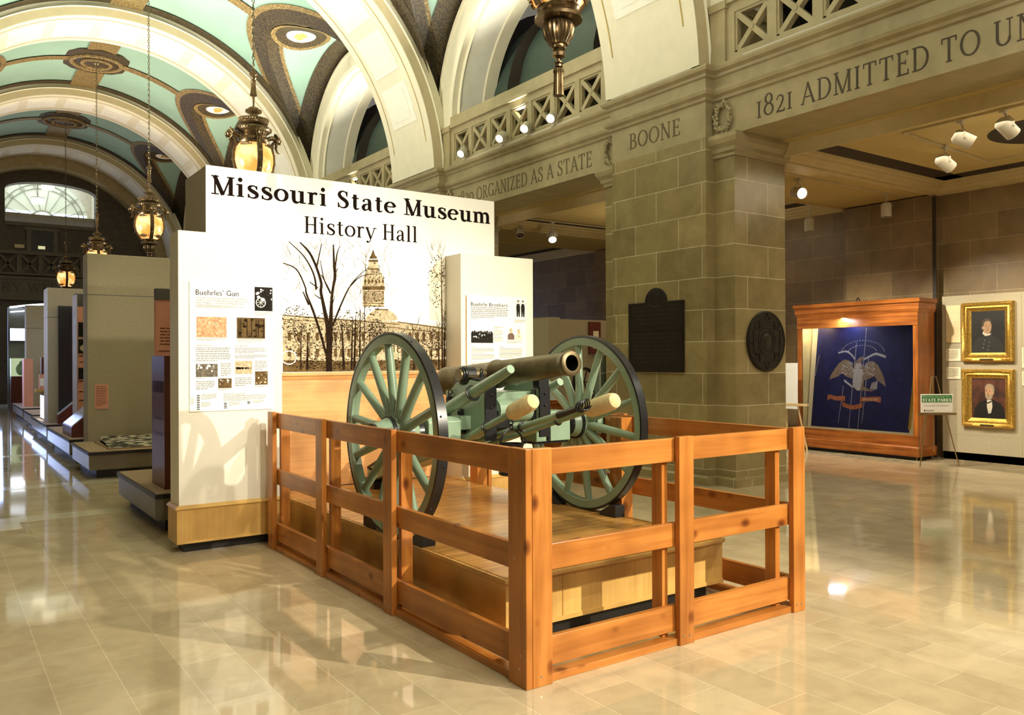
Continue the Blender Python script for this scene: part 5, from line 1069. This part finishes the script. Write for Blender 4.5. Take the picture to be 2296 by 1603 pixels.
area((12.98, 9.05, 2.30), (.1, .4, -1), .05, .3, 4, WARM)
# the flag hangs on a board leaning inside
FT, FB = 13.20, 13.02; fy0, fy1, fz0, fz1 = 9.12, 7.20, .42, 2.22
fg = thing('regimental_flag', 'dark blue silk flag with eagle, stars and orange scrolls inside the oak case', 'flag', (13.1, 8.16, .42))
def FP(u, v): return (FT+(FB-FT)*v-.004, fy0+(fy1-fy0)*u-.13*v*(.5-u)*0, fz1+(fz0-fz1)*v)
FM = Matrix((((FB-FT)*0, (FB-FT), -1, FT-.006), ((fy1-fy0), 0, 0, fy0), (0, (fz0-fz1), 0, fz1), (0, 0, 0, 1)))
def fpoly(mb, P, d): flat(mb, FM, P, d)
m = MB(); fpoly(m, [(-.04, -.02), (1.04, -.02), (1.04, 1.02), (-.04, 1.02)], -.004); m.build('backing_board', CARDL, fg)
m = MB(); fpoly(m, [(0.02, 0), (1, -.0), (.955, 1), (-.0, 1)], 0); m.build('silk_field', NAVY, fg)
m = MB()
for i in range(46): v = .02+.95*i/46; u = .998-.043*v; fpoly(m, [(u-.012, v), (u+.012+.004*(i % 3), v+.004), (u+.010, v+.021), (u-.012, v+.018)], .002)
m.build('fringe', GILT, fg)
def fe(x, y): return ((x-262)/835, (y-372)/860)
def fl_(mb, P, d): fpoly(mb, [fe(*p) for p in P], d)
EG = plain('eagle_brown', (.24, .17, .115), .6, var=.5, scale=60); ES = plain('eagle_pale', (.44, .42, .44), .6, var=.3, scale=60)
m = MB(); fl_(m, [(605, 740), (590, 700), (560, 665), (520, 660), (480, 690), (440, 745), (415, 790), (402, 832), (440, 815), (480, 800), (510, 770), (540, 800), (580, 815), (605, 820)], .002)
fl_(m, [(690, 740), (700, 700), (725, 675), (760, 672), (800, 705), (835, 770), (855, 820), (870, 882), (838, 855), (800, 830), (775, 795), (745, 810), (715, 825), (690, 830)], .002)
fl_(m, [(600, 760), (612, 690), (635, 655), (655, 640), (680, 635), (694, 650), (672, 655), (665, 690), (690, 730), (700, 800), (690, 880), (740, 905), (800, 900), (760, 920), (690, 915), (640, 918), (600, 880)], .0025); eb = m.build('eagle', EG, fg)
m = MB(); fl_(m, [(602, 740), (640, 725), (682, 745), (678, 840), (668, 912), (640, 915), (606, 880)], .003); fl_(m, [(625, 690), (660, 690), (672, 725), (610, 730)], .003)
r_ = random.Random(3)
for i in range(90):
    x, y = (r_.uniform(500, 605), r_.uniform(680, 790)) if i % 2 else (r_.uniform(680, 775), r_.uniform(690, 790)); fl_(m, oval(x, y, r_.uniform(3, 7), r_.uniform(3, 8), 5), .0032)
fl_(m, [(525, 825), (540, 830), (610, 885), (600, 895), (530, 845)], .003)
for i in range(7): fl_(m, [(745+i*8, 900), (752+i*8, 898), (762+i*7, 850-i*3), (758+i*7, 850-i*3)], .003)
m.build('shield_and_feathers', ES, eb)
m = MB()
for n_, rx, ry, cy, a0, a1 in ((23, 178, 110, 612, 10, 170), (15, 118, 65, 607, 18, 162)):
    for i in range(n_): t = R(a0+(a1-a0)*i/(n_-1)); x, y = 668-rx*cos(t), cy-ry*sin(t); fl_(m, [(x+(7 if j % 2 == 0 else 3)*cos(j*pi/5), y+(7 if j % 2 == 0 else 3)*sin(j*pi/5)) for j in range(10)], .002)
def fbranch(mb, P, d):
    q_ = smooth_pts(P, 4)
    for i in range(len(q_)-1):
        (x0, y0, a), (x1, y1, b_) = q_[i], q_[i+1]; fl_(mb, [(x0, y0-a/2), (x1, y1-b_/2), (x1, y1+b_/2), (x0, y0+a/2)], d)
fbranch(m, [(468, 605, 16), (500, 595, 14), (540, 592, 16), (580, 620, 18), (610, 655, 20)], .0022); fbranch(m, [(680, 660, 16), (720, 640, 18), (770, 615, 20), (810, 622, 22), (858, 640, 22)], .0022); m.build('stars_and_ribbon', ES, fg)
OR = plain('faded_orange_scroll', (.40, .125, .055), .6, var=.3, scale=30)
m = MB(); fbranch(m, [(395, 985, 50), (420, 975, 36), (460, 985, 36), (500, 985, 38), (545, 985, 44)], .0022); fbranch(m, [(670, 990, 40), (720, 985, 36), (780, 980, 36), (835, 985, 50)], .0022); fbranch(m, [(525, 1030, 40), (570, 1048, 36), (620, 1055, 36), (690, 1035, 40)], .0022); s_ = m.build('scroll', OR, fg)
m = MB(); a, b = fe(690, 996)
serif(m, 'INFANTRY', Matrix((((FB-FT)*0, 0, -1, FT+(FB-FT)*b-.010), (-1, 0, 0, fy0+(fy1-fy0)*a), (0, 1, 0, fz1+(fz0-fz1)*b), (0, 0, 0, 1))), .29, .042, .14, .06, .0005, .04); m.build('scroll_lettering', CARD, s_)
m = MB()
for x, ya, yb_ in ((615, 520, 1225), (690, 400, 1230), (720, 640, 1180), (525, 880, 1190), (300, 620, 800)): fl_(m, [(x, ya), (x+4, ya), (x-24, yb_), (x-28, yb_)], .0018)
m.build('silk_tear', ES, fg)
# fabric wall with the portraits
PXF = 13.50
pw = thing('fabric_display_wall', 'long beige fabric wall panel carrying the gilt framed portraits', 'display wall', (13.6, 5.0, 0))
m = MB(); m.box(PXF, XW-.17, 1.0, 6.99, .125, 2.64); m.build('fabric_face', FABRICL, pw)
m = MB(); m.box(PXF-.002, PXF, 1.0, 6.99, .405, .412); m.box(PXF-.002, PXF, 5.79-.004, 5.79+.002, .125, 2.64); m.box(PXF-.002, PXF, 6.93, 6.935, .125, 2.64); m.build('panel_seam', FABRIC, pw)
m = MB(); m.box(PXF+.03, XW-.17, 1.0, 6.99, 0, .125); m.build('toe_kick', BLACK, pw)
def portrait(z0, z1, label, beard):
    X = PXF; a, b = 6.66, 5.88; t = thing('framed_portrait', label, 'painting', (X, 6.27, z0), 'gilt framed portraits'); cy = 6.27
    fr = MB(); P = [(a, z0), (b, z0), (b, z1), (a, z1)]
    prof_ = [(0, 0), (.0, .05), (.02, .07), (.045, .06), (.06, .045), (.085, .055), (.10, .035), (.125, .02), (.14, .012), (.14, 0)]
    sg_ = [(1, 1), (-1, 1), (-1, -1), (1, -1)]; V = []
    for (y, z), (sy, sz) in zip(P, sg_):
        for o, h in prof_: V.append((X-h, y-sy*o, z+sz*o))
    k = len(prof_); fr.add(V, [(i*k+j, i*k+(j+1) % k, ((i+1) % 4)*k+(j+1) % k, ((i+1) % 4)*k+j) for i in range(4) for j in range(k)])
    for (y, z), (sy, sz) in zip(P, sg_):
        for i in range(9): q_ = i*.018; fr.ball((X-.06, y-sy*(.02+q_), z+sz*.035), (.02, .014, .018), 6, 4); fr.ball((X-.06, y-sy*.035, z+sz*(.02+q_)), (.02, .018, .014), 6, 4)
    fr.build('gilt_frame', GILT, t)
    M_ = frame_y(X-.012, a-.135, z0+.135); W_, H_ = .78-.27, z1-z0-.27
    def F(mb, pts, d): flat(mb, M_, [(u*W_, v*H_) for u, v in pts], d)
    m = MB(); F(m, [(0, 0), (1, 0), (1, 1), (0, 1)], 0); cv = m.build('canvas', plain('painted_ground', (.05, .018, .010) if beard else (.012, .010, .008), .5, var=.4, scale=5), t)
    COAT = plain('painted_coat', (.008, .007, .007) if beard else (.022, .022, .018), .5); SK = plain('painted_flesh', (.50, .30, .17) if beard else (.42, .25, .14), .5, var=.15, scale=40); HR = plain('painted_hair', (.34, .27, .18) if beard else (.07, .05, .03), .5, var=.3, scale=60)
    SH = plain('painted_shirt', (.62, .56, .44), .5); SKD = plain('painted_features', (.16, .075, .04), .5)
    c = MB(); h = MB(); f_ = MB(); s = MB(); e = MB()
    if beard:
        m = MB(); F(m, [(0.0, .2), (1, .2), (1, .95), (0, .95)], .0004); m.build('red_drapery', plain('painted_red_ground', (.075, .022, .010), .6, var=.9, scale=5), cv)
        F(c, [(.06, 0), (.10, .25), (.22, .38), (.42, .46), (.60, .47), (.82, .40), (.94, .28), (.99, 0)], .0008)
        F(s, [(.46, .46), (.60, .46), (.62, .30), (.58, .14), (.50, .12), (.46, .28)], .0012); F(c, [(.44, .42), (.50, .40), (.62, .46), (.58, .40), (.48, .36)], .0016)
        F(f_, oval(.52, .645, .115, .155, 26), .0012); F(f_, oval(.645, .64, .025, .045, 12), .0010)
        F(h, [(.40, .70), (.40, .78), (.45, .84), (.55, .86), (.65, .82), (.68, .72), (.66, .62), (.63, .68), (.60, .76), (.50, .79), (.43, .75)], .0018); F(h, [(.41, .58), (.42, .52), (.47, .47), (.54, .46), (.61, .50), (.64, .60), (.58, .56), (.50, .575)], .0018)
        fx, fz = .50, .655
    else:
        F(c, [(.02, 0), (.06, .20), (.20, .36), (.38, .42), (.60, .42), (.78, .34), (.94, .18), (.98, 0)], .0008)
        F(s, [(.34, .46), (.42, .40), (.56, .42), (.60, .47), (.50, .45), (.42, .47), (.36, .52)], .0014)
        F(f_, oval(.48, .615, .125, .165, 26), .0012); F(f_, oval(.345, .60, .025, .045, 12), .0010)
        F(h, [(.33, .62), (.33, .74), (.39, .80), (.50, .82), (.59, .78), (.62, .70), (.58, .74), (.48, .76), (.40, .73), (.38, .64)], .0018)
        for i in range(6): F(s, oval(.40+.03*(i % 2)*5-.01*i, .30-.045*i, .010, .010, 8), .0012)
        fx, fz = .50, .62
    for sx in (-.05, .05): F(e, oval(fx+sx, fz+.02, .022, .011, 10), .002); F(e, [(fx+sx-.03, fz+.048), (fx+sx+.03, fz+.052), (fx+sx+.03, fz+.045), (fx+sx-.03, fz+.040)], .002)
    F(e, [(fx-.004, fz+.02), (fx+.010, fz-.035), (fx-.016, fz-.04)], .002); F(e, oval(fx-.005, fz-.075, .035, .009, 12), .0022)
    c.build('painted_coat', COAT, cv); f_.build('painted_face', SK, cv); h.build('painted_hair', HR, cv); s.build('painted_shirt', SH, cv); e.build('painted_features', SKD, cv)
    m = MB(); m.box(X-.075, X-.06, 6.17, 6.37, z0+.012, z0+.045); m.build('name_plate', plain('name_plate_bronze', (.14, .085, .04), .35, .6), t)
portrait(1.58, 2.51, 'gilt framed portrait of a clean shaven man in dark uniform, upper of two', False)
portrait(.555, 1.46, 'gilt framed portrait of a bearded man in black coat and bow tie, lower of two', True)
for y0_, y1_, z0, z1, lb, n in [(6.92, 6.69, 1.885, 2.485, 'tall cream text card left of the upper portrait', 4), (6.92, 6.69, 1.59, 1.785, 'pale caption card below the tall card, beside the upper portrait', 9), (6.92, 6.69, 1.30, 1.49, 'pale caption card left of the lower portrait', 9), (5.78, 5.55, 1.485, 1.79, 'pale caption card at the photo edge right of the upper portrait', 9), (5.78, 5.55, 1.22, 1.43, 'pale caption card at the photo edge right of the lower portrait', 9)]:
    t = thing('caption_card', lb, 'caption card', (PXF, (y0_+y1_)/2, z0), 'caption cards on the fabric wall')
    m = MB(); m.box(PXF-.014, PXF, y1_, y0_, z0, z1); m.build('card', CARD if n == 4 else CARDL, t)
    m = MB(); h_ = z1-z0; text_lines(m, frame_y(PXF-.0145, y0_-.02, z1-(.30*h_ if n == 4 else .028)), 0, 0, .18, n, .034 if n == 4 else h_*.085, .4, .6, RNG); m.build('printed_text', INKSOFT if n != 4 else CARDL, t)
# easels
e1 = thing('easel', 'thin brass tripod easel holding the State Parks placard', 'easel', (12.55, 6.55, 0))
rv = Vector((.8184, -.5746, 0)); bk_ = Vector((.5746, .8184, 0)); C0 = Vector((12.50, 6.57, 0))
def ep(r, d, z): return C0+rv*r+bk_*d+Vector((0, 0, z))
EB = plain('easel_brass', (.30, .20, .09), .35, .6)
m = MB(); m.tube([ep(-.30, -.10, 0), ep(-.03, .06, 1.36)], .009, 8); m.tube([ep(.29, -.10, 0), ep(.03, .06, 1.36)], .009, 8); lg = m.build('front_leg', EB, e1)
m = MB(); m.tube([ep(.0, .62, 0), ep(0, .06, 1.36)], .009, 8); m.build('rear_leg', EB, e1)
m = MB(); m.tube([ep(-.03, .02, .2), ep(-.03, .04, 1.46)], .008, 8); m.build('mast', EB, e1)
m = MB(); m.beam(ep(-.28, -.03, .79), ep(.28, -.03, .79), .05, .03); m.build('ledge', EB, e1)
s1 = thing('state_parks_placard', 'white and green State Parks placard standing on the brass easel', 'placard', tuple(ep(0, -.03, .805)))
PM = Matrix(((rv.x, 0, -bk_.x, ep(-.245, -.02, .81).x), (rv.y, 0, -bk_.y, ep(-.245, -.02, .81).y), (0, 1, 0, .81), (0, 0, 0, 1)))
m = MB(); m.M = PM; m.prism([(0, 0), (.49, 0), (.49, .28), (0, .28)], -.008, 0, 'xy'); m.build('board', PAPER, s1, .004)
m = MB(); flat(m, PM, [(.015, .155), (.475, .155), (.475, .265), (.015, .265)], .001); gb = m.build('green_band', SIGNGREEN, s1)
m = MB(); serif(m, 'STATE PARKS', PM @ Matrix.Translation((.025, .168, .0012)), .44, .045, .24, .09, .0008, .05); sans(m, 'Missourians Improving Their', PM @ Matrix.Translation((.03, .232, .0005)), width=.42, size=.028); m.build('band_lettering', PAPER, gb)
m = MB(); text_lines(m, PM, .05, .10, .40, 1, .016, .35, .95, RNG); text_lines(m, PM, .08, .032, .14, 2, .012, .5, .8, RNG); flat(m, PM, oval(.06, .032, .012, .014, 10), .001); m.build('small_print', GREYD, s1)
e2 = thing('easel', 'pale wooden easel left of the oak flag case', 'easel', (12.6, 9.0, 0))
LW = plain('pale_pine', (.70, .52, .26), .5)
m = MB(); m.beam((12.62, 8.92, 0), (12.60, 9.10, .80), .03, .02); m.build('leg', LW, e2)
m = MB(); m.beam((12.62, 9.75, 0), (12.60, 9.55, .80), .03, .02); m.build('leg', LW, e2)
m = MB(); m.beam((12.80, 9.45, 0), (12.62, 9.40, 1.5), .03, .02); m.build('leg', LW, e2)
m = MB(); m.beam((12.56, 8.86, .82), (12.56, 9.8, .82), .06, .04); m.build('ledge', LW, e2)
m = MB(); m.box(12.535, 12.55, 9.06, 9.72, .74, 1.56); tag(m.build('white_board', PAPER), 'white board standing on the pale easel, mostly hidden by the pier', 'board')
m = MB(); m.ball((13.45, 5.6, 3.2), .04); 
# ------------------------------------------------------------------ aisle exhibits seen past the right panel
m = MB(); m.box(9.25, 9.52, 12.0, 13.0, 0, 2.42); m.box(9.52, 11.2, 12.5, 12.7, 0, 2.42); tag(m.build('aisle_partition', FABRIC), 'beige fabric partition standing in the aisle behind the right cream panel', 'partition')
ct = thing('oak_counter', 'orange oak counter in the aisle behind the far cannon wheel', 'counter', (8.2, 10.6, 0))
m = MB(); m.box(7.75, 9.45, 10.35, 10.9, 0, .94); m.build('counter_body', CASEZ, ct, .004)
m = MB(); m.box(7.70, 9.5, 10.30, 10.95, .94, 1.0); m.build('counter_top', CASEX, ct, .006)
vt = thing('glass_vitrine', 'slanted glass vitrine on the oak counter behind the gun muzzle', 'vitrine', (8.0, 10.6, 1.0))
m = MB(); m.prism([(10.4, 1.0), (10.88, 1.0), (10.88, 1.36), (10.5, 1.2)], 7.82, 8.25, 'yz'); m.build('glass', plain('vitrine_glass', (.42, .56, .50), .12), vt)
m = MB(); P = [(7.82, 10.4, 1.0), (8.25, 10.4, 1.0), (8.25, 10.5, 1.2), (7.82, 10.5, 1.2)]; m.tube(P, .008, 6, True); m.tube([(7.82, 10.5, 1.2), (7.82, 10.88, 1.36), (8.25, 10.88, 1.36), (8.25, 10.5, 1.2)], .008, 6, True); m.build('vitrine_edge', STEEL, vt)
mc = thing('hand_press', 'black cast iron machine with open wheel on the oak counter', 'machine', (9.0, 10.6, 1.0))
m = MB(); m.torus((8.83, 10.5, 1.27), .22, .03, 'y', 26, 8)
for k in range(5): m.tube([(8.83, 10.5, 1.27), (8.83+.21*cos(k*1.257), 10.5, 1.27+.21*sin(k*1.257))], .014, 6)
m.build('flywheel', IRON, mc)
m = MB(); m.box(8.88, 9.30, 10.48, 10.75, 1.0, 1.06)
for cx, cz, r in ((8.66, 1.15, .075), (8.80, 1.14, .07), (8.72, 1.28, .07), (8.86, 1.26, .06), (8.72, 1.15, .035), (8.84, 1.36, .045)): m.torus((cx+.34, 10.55, cz), r, .013, 'y', 18, 6)
m.build('scroll_frame', IRON, mc)
tc_ = thing('tall_glass_case', 'narrow tall glass case against the stone pier behind the wheel', 'glass case', (8.6, 9.95, 0))
m = MB(); m.box(8.40, 8.78, 9.6, 9.78, 0, .5); m.build('case_base', CASEZ, tc_)
m = MB(); m.box(8.42, 8.76, 9.62, 9.76, .5, 1.72); m.build('glass', plain('case_glass_green', (.16, .21, .17), .12), tc_)
m = MB()
for x in (8.41, 8.77): m.box(x-.008, x+.008, 9.61, 9.625, .5, 1.72)
m.box(8.41, 8.77, 9.61, 9.625, 1.42, 1.435); m.box(8.41, 8.77, 9.61, 9.625, 1.70, 1.72); m.build('glass_edge', WHITEMETAL, tc_)
fr_ = thing('wall_picture', 'small dark framed picture on the far aisle partition beside the pier', 'picture', (10.85, 12.46, 1.7))
m = MB(); m.box(10.62, 10.9, 12.44, 12.5, 1.75, 2.38); m.build('frame', MAROON, fr_); m = MB(); m.box(10.70, 10.84, 12.435, 12.44, 1.85, 2.2); m.build('print', CARDL, fr_)
# ------------------------------------------------------------------ exhibits down the left side of the hall
HG = 'low display plinths down the hall'
GLOSS = plain('glossy_laminate', (.42, .40, .36), .16, var=.04, spec=.9); GLOSSD = plain('grey_brown_laminate', (.17, .14, .10), .3, var=.1); CARPET = plain('tan_plinth_carpet', (.36, .25, .14), .9, var=.12, scale=60)
def plinth(x0, x1, y0, y1, label, side):
    t = thing('display_plinth', label, 'plinth', ((x0+x1)/2, (y0+y1)/2, 0), HG)
    m = MB(); m.box(x0+.02, x1, y0+.02, y1-.02, .125, .355); m.build('plinth_body', GLOSSD, t)
    m = MB(); m.box(x0, x1+.01, y0, y1, .335, .375); m.build('top_edge', BLACK, t)
    m = MB(); m.box(x0+.015, x1, y0+.015, y1-.015, .375, .382); m.build('carpet_top', CARPET, t)
    m = MB(); m.box(x0+.012, x0+.02, y0+.05, y1-.05, .14, .33); m.build('side_face', side, t)
    m = MB(); m.box(x0+.12, x1-.1, y0+.14, y1-.12, 0, .125); m.build('toe_kick', BLACK, t)
plinth(1.72, 3.2, 8.35, 10.35, 'grey low plinth carrying the Families pillar, nearest of the row', GLOSSD)
plinth(1.76, 3.7, 12.75, 14.5, 'low plinth carrying the patterned coverlet', GLOSS)
plinth(1.79, 3.4, 15.0, 18.2, 'low plinth carrying the maroon reading desks', GLOSS)
plinth(1.84, 3.2, 18.8, 21.9, 'low plinth under the beige panel with black backdrop', GLOSS)
plinth(1.92, 3.2, 22.4, 25.0, 'low plinth beside the bright upright screen', GLOSS)
plinth(1.95, 3.2, 25.7, 29.2, 'farthest low plinth beside the red pillar', GLOSS)
fp = thing('families_pillar', 'maroon square pillar lettered Families on the nearest plinth', 'pillar', (2.1, 8.88, .382))
m = MB(); m.box(1.86, 2.45, 8.60, 9.17, .382, 1.70); m.build('pillar_body', MAROON, fp, .004)
m = MB(); serif(m, 'FAMILIES', frame_y(1.859, 9.13, 1.33), .49, .115, .15, .06, .002, .04); sans(m, 'Domestic Life', frame_y(1.859, 9.02, 1.06), width=.33, size=.07); sans(m, 'In Missouri\u2019s Past', frame_y(1.859, 9.08, .90), width=.42, size=.07); m.build('pillar_lettering', plain('pillar_ink', (.03, .02, .10), .5), fp)
def panel(x0, x1, y0, y1, z1, label, seam, z0=0):
    t = thing('fabric_panel', label, 'display panel', ((x0+x1)/2, (y0+y1)/2, .0), 'beige fabric panels in the hall')
    m = MB(); m.box(x0, x1, y0, y1, z0, z1); m.build('panel_body', FABRIC, t, .01)
    m = MB(); m.box(x0-.001, x1, y0-.002, y0, seam, seam+.01); m.box(x0-.002, x0, y0, y1, seam, seam+.01); m.build('seam', BLACK, t); return t
panel(2.0, 3.9, 14.55, 15.0, 3.36, 'large beige fabric panel behind the coverlet, second from the front', 2.70)
panel(1.92, 3.2, 19.3, 20.0, 3.16, 'beige fabric panel with a black backdrop, farther down the hall', 2.55, .382)
panel(2.19, 3.4, 27.5, 27.9, 3.27, 'farthest beige fabric panel beyond the black backdrop', 2.6, .382)
ds = thing('display_stand', 'dark stand with salmon photo block and oval portrait on the plinth beside the far panel', 'stand', (2.3, 22.5, .382))
m = MB(); m.box(1.99, 2.6, 22.45, 22.75, .92, .99); m.box(2.1, 2.5, 22.5, 22.7, .382, .92); m.build('stand_table', OAKX, ds)
m = MB(); m.box(2.07, 2.5, 22.55, 22.65, .99, 1.34); m.build('photo_block', SALMON, ds); m = MB(); m.box(2.085, 2.4, 22.54, 22.55, 1.06, 1.24); m.build('photo', PAPER, ds)
m = MB(); m.box(2.11, 2.5, 22.56, 22.62, 1.34, 1.74); m.build('portrait_board', MAROON, ds); m = MB(); m.prism(oval(2.32, 1.54, .12, .16, 20), 22.55, 22.56, 'xz'); m.build('oval_portrait', GREYM, ds)
m = MB(); m.box(2.11, 2.40, 19.22, 19.28, .40, 2.79); tag(m.build('black_backdrop', BLACK), 'tall black backdrop board before the far beige panel', 'backdrop')
sp = thing('salmon_text_panel', 'tall salmon panel with old portrait photos behind the large beige panel', 'text panel', (2.4, 17.9, .38))
m = MB(); m.box(2.24, 3.2, 17.86, 17.94, .38, 2.71); m.build('panel_board', SALMON, sp); m = MB(); m.box(2.24, 3.2, 17.85, 17.95, 2.71, 2.95); m.build('panel_header', HEADER, sp)
m = MB()
for z0, z1 in ((2.12, 2.40), (1.80, 2.07), (1.30, 1.52)): m.box(2.30, 2.6, 17.845, 17.86, z0, z1)
p = m.build('old_photo', GREYD, sp); blots(p, frame_x(2.30, 17.844, 1.80), 0, 0, .3, .6, SEPIAL, 5, 9, size=.3)
m = MB()
for z in (1.74, 1.62, 1.25, 1.05, .88, .70): m.box(2.31, 2.6, 17.85, 17.86, z, z+.02)
m.build('text_rule', MAROON, sp)
m = MB(); m.box(2.2, 2.212, 17.3, 17.9, .38, 2.9); tag(m.build('acrylic_sheet', plain('acrylic', (.42, .38, .32), .1)), 'upright clear acrylic sheet edge beside the salmon panel', 'acrylic sheet')
nt_ = thing('information_card', 'small salmon text card on the large beige panel', 'text panel', (2.2, 14.53, .9))
m = MB(); m.box(2.105, 2.30, 14.535, 14.55, .885, 1.275); m.build('card', SALMON, nt_); m = MB(); text_lines(m, frame_x(2.12, 14.534, 1.235), 0, 0, .16, 12, .027, .35, .6, RNG); m.build('printed_text', MAROON, nt_)
s3 = thing('salmon_text_panel', 'salmon panel with grey header just left of the nearest cream panel', 'text panel', (2.6, 10.5, 0))
m = MB(); m.box(2.166, 3.0, 10.46, 10.54, 0, 2.375); m.build('panel_board', SALMON, s3); m = MB(); m.box(2.17, 3.0, 10.44, 10.56, 2.375, 2.51); m.build('panel_header', HEADER, s3)
m = MB(); text_lines(m, frame_x(2.215, 10.459, 2.03), 0, 0, .5, 6, .038, .35, .5, RNG); m.box(2.20, 2.8, 10.456, 10.46, 1.76, 1.772); m.build('printed_text', MAROON, s3)
rc = thing('woven_coverlet', 'black and cream patterned woven coverlet lying on the second plinth', 'coverlet', (2.7, 13.6, .382))
COV = ornament('woven_pattern', (.03, .027, .02), (.60, .52, .36), 7, .9)
m = MB(); m.box(2.05, 3.55, 12.95, 14.3, .382, .40); m.build('coverlet_board', CARPET, rc); m = MB(); m.add([(2.06, 12.97, .402), (3.5, 12.97, .402), (3.5, 14.28, .47), (2.12, 14.28, .47)], [(0, 1, 2, 3)]); m.add([(2.06, 12.97, .40), (3.5, 12.97, .40), (3.5, 14.28, .40), (2.12, 14.28, .40)], [(0, 1, 2, 3)]); m.build('weave', COV, rc)
for (y0, y1), lb in (((15.35, 16.5), 'maroon slanted reading desk nearest the large beige panel'), ((18.9, 19.2), 'maroon slanted reading desk before the black backdrop')):
    t = thing('reading_desk', lb, 'reading desk', (2.2, (y0+y1)/2, .382), 'maroon reading desks')
    m = MB(); x0, x1 = (1.87, 2.6) if y0 < 17 else (2.06, 2.9)
    m.prism([(x0, .382), (x1, .382), (x1, 1.0), (x0+.52, 1.0), (x0, .55)], y0, y1, 'xz'); m.build('desk_body', MAROON, t)
    m = MB(); m.beam((x0+.01, (y0+y1)/2, .565), (x0+.51, (y0+y1)/2, 1.0), (y1-y0)*.9, .012, (-.65, 0, .76)); m.build('desk_top', GLOSS, t)
bs = thing('lit_screen', 'bright upright screen glowing on the far plinth', 'screen', (2.0, 21.5, .382))
m = MB(); m.box(1.955, 1.995, 19.98, 21.1, .382, .93); m.build('screen_frame', BLACK, bs); m = MB(); m.box(1.950, 1.955, 20.02, 21.06, .41, .90); m.build('screen_glow', DAYW, bs)
rp = thing('red_pillar', 'salmon red square pillar at the far end beside the lit case', 'pillar', (2.2, 27.0, .382))
m = MB(); m.box(2.08, 2.30, 26.7, 27.3, .382, 1.72); m.build('pillar_body', SALMON, rp)
fcs = thing('lit_figure_case', 'far lit glass case holding a pale green figure', 'display case', (2.35, 32.0, 0))
m = MB(); m.box(2.12, 2.75, 32.0, 32.5, 0, 1.15); m.build('case_base', MAROON, fcs); m = MB(); m.box(2.12, 2.75, 32.05, 32.5, 1.15, 1.75); m.build('case_box', glow('lit_case_back', (.55, .66, .42), .5), fcs)
m = MB(); m.ball((2.40, 32.03, 1.38), (.14, .05, .2)); m.ball((2.42, 32.0, 1.58), (.07, .05, .09)); m.build('figure', plain('figure_green', (.36, .62, .46), .6), fcs)
lc = thing('curved_lit_canopy', 'thin curved white light line high over the far exhibits', 'light', (2.7, 33, 3.5))
m = MB(); m.tube([(2.15+1.3*i/12, 33-.25*sin(pi*i/24), 3.50+.13*sin(pi*i/24)) for i in range(13)], .03, 8); m.build('light_line', DAYW, lc); m = MB(); m.box(2.1, 3.6, 33.05, 33.2, 0, 3.50); m.build('canopy_wall', plain('canopy_blue_grey', (.20, .21, .22), .5), lc); m = MB(); m.tube([(2.16, 32.95, 3.34), (2.62, 32.92, 3.39)], .02, 8); m.build('second_line', DAYW, lc)
ls = thing('lit_sign_panel', 'small glaring white lit panel under the far curved light', 'lit panel', (2.4, 32.9, 2.3))
m = MB(); m.box(2.14, 2.64, 32.93, 33.0, 2.34, 2.80); m.build('panel_box', BLACK, ls); m = MB(); m.box(2.16, 2.62, 32.92, 32.93, 2.36, 2.78); m.build('lit_face', DAYW, ls)
for x, y, z, r, lb in ((3.55, 39.0, 8.26, .24, 'glowing drum ceiling lamp seen through the fan window bay'), (3.87, 38.6, 8.80, .24, 'white round ceiling lamp at the top of the fan window bay')):
    t = thing('drum_lamp', lb, 'lamp', (x, y, z), 'drum lamps in the end bay'); m = MB(); m.lathe([(0, -.11), (r, -.11), (r, .11), (0, .11)], (x, y, z), 24); m.build('shade', glow('drum_glow', (1, .92, .7), 1.5) if 'glow' not in bpy.data.materials else None, t); m = MB(); m.cyl((x, y, z+.11), (x, y, 9.6), .012, n=6); m.torus((x, y, z+.11), r, .012, 'z', 24, 6); m.build('lamp_stem', BRASSD, t)
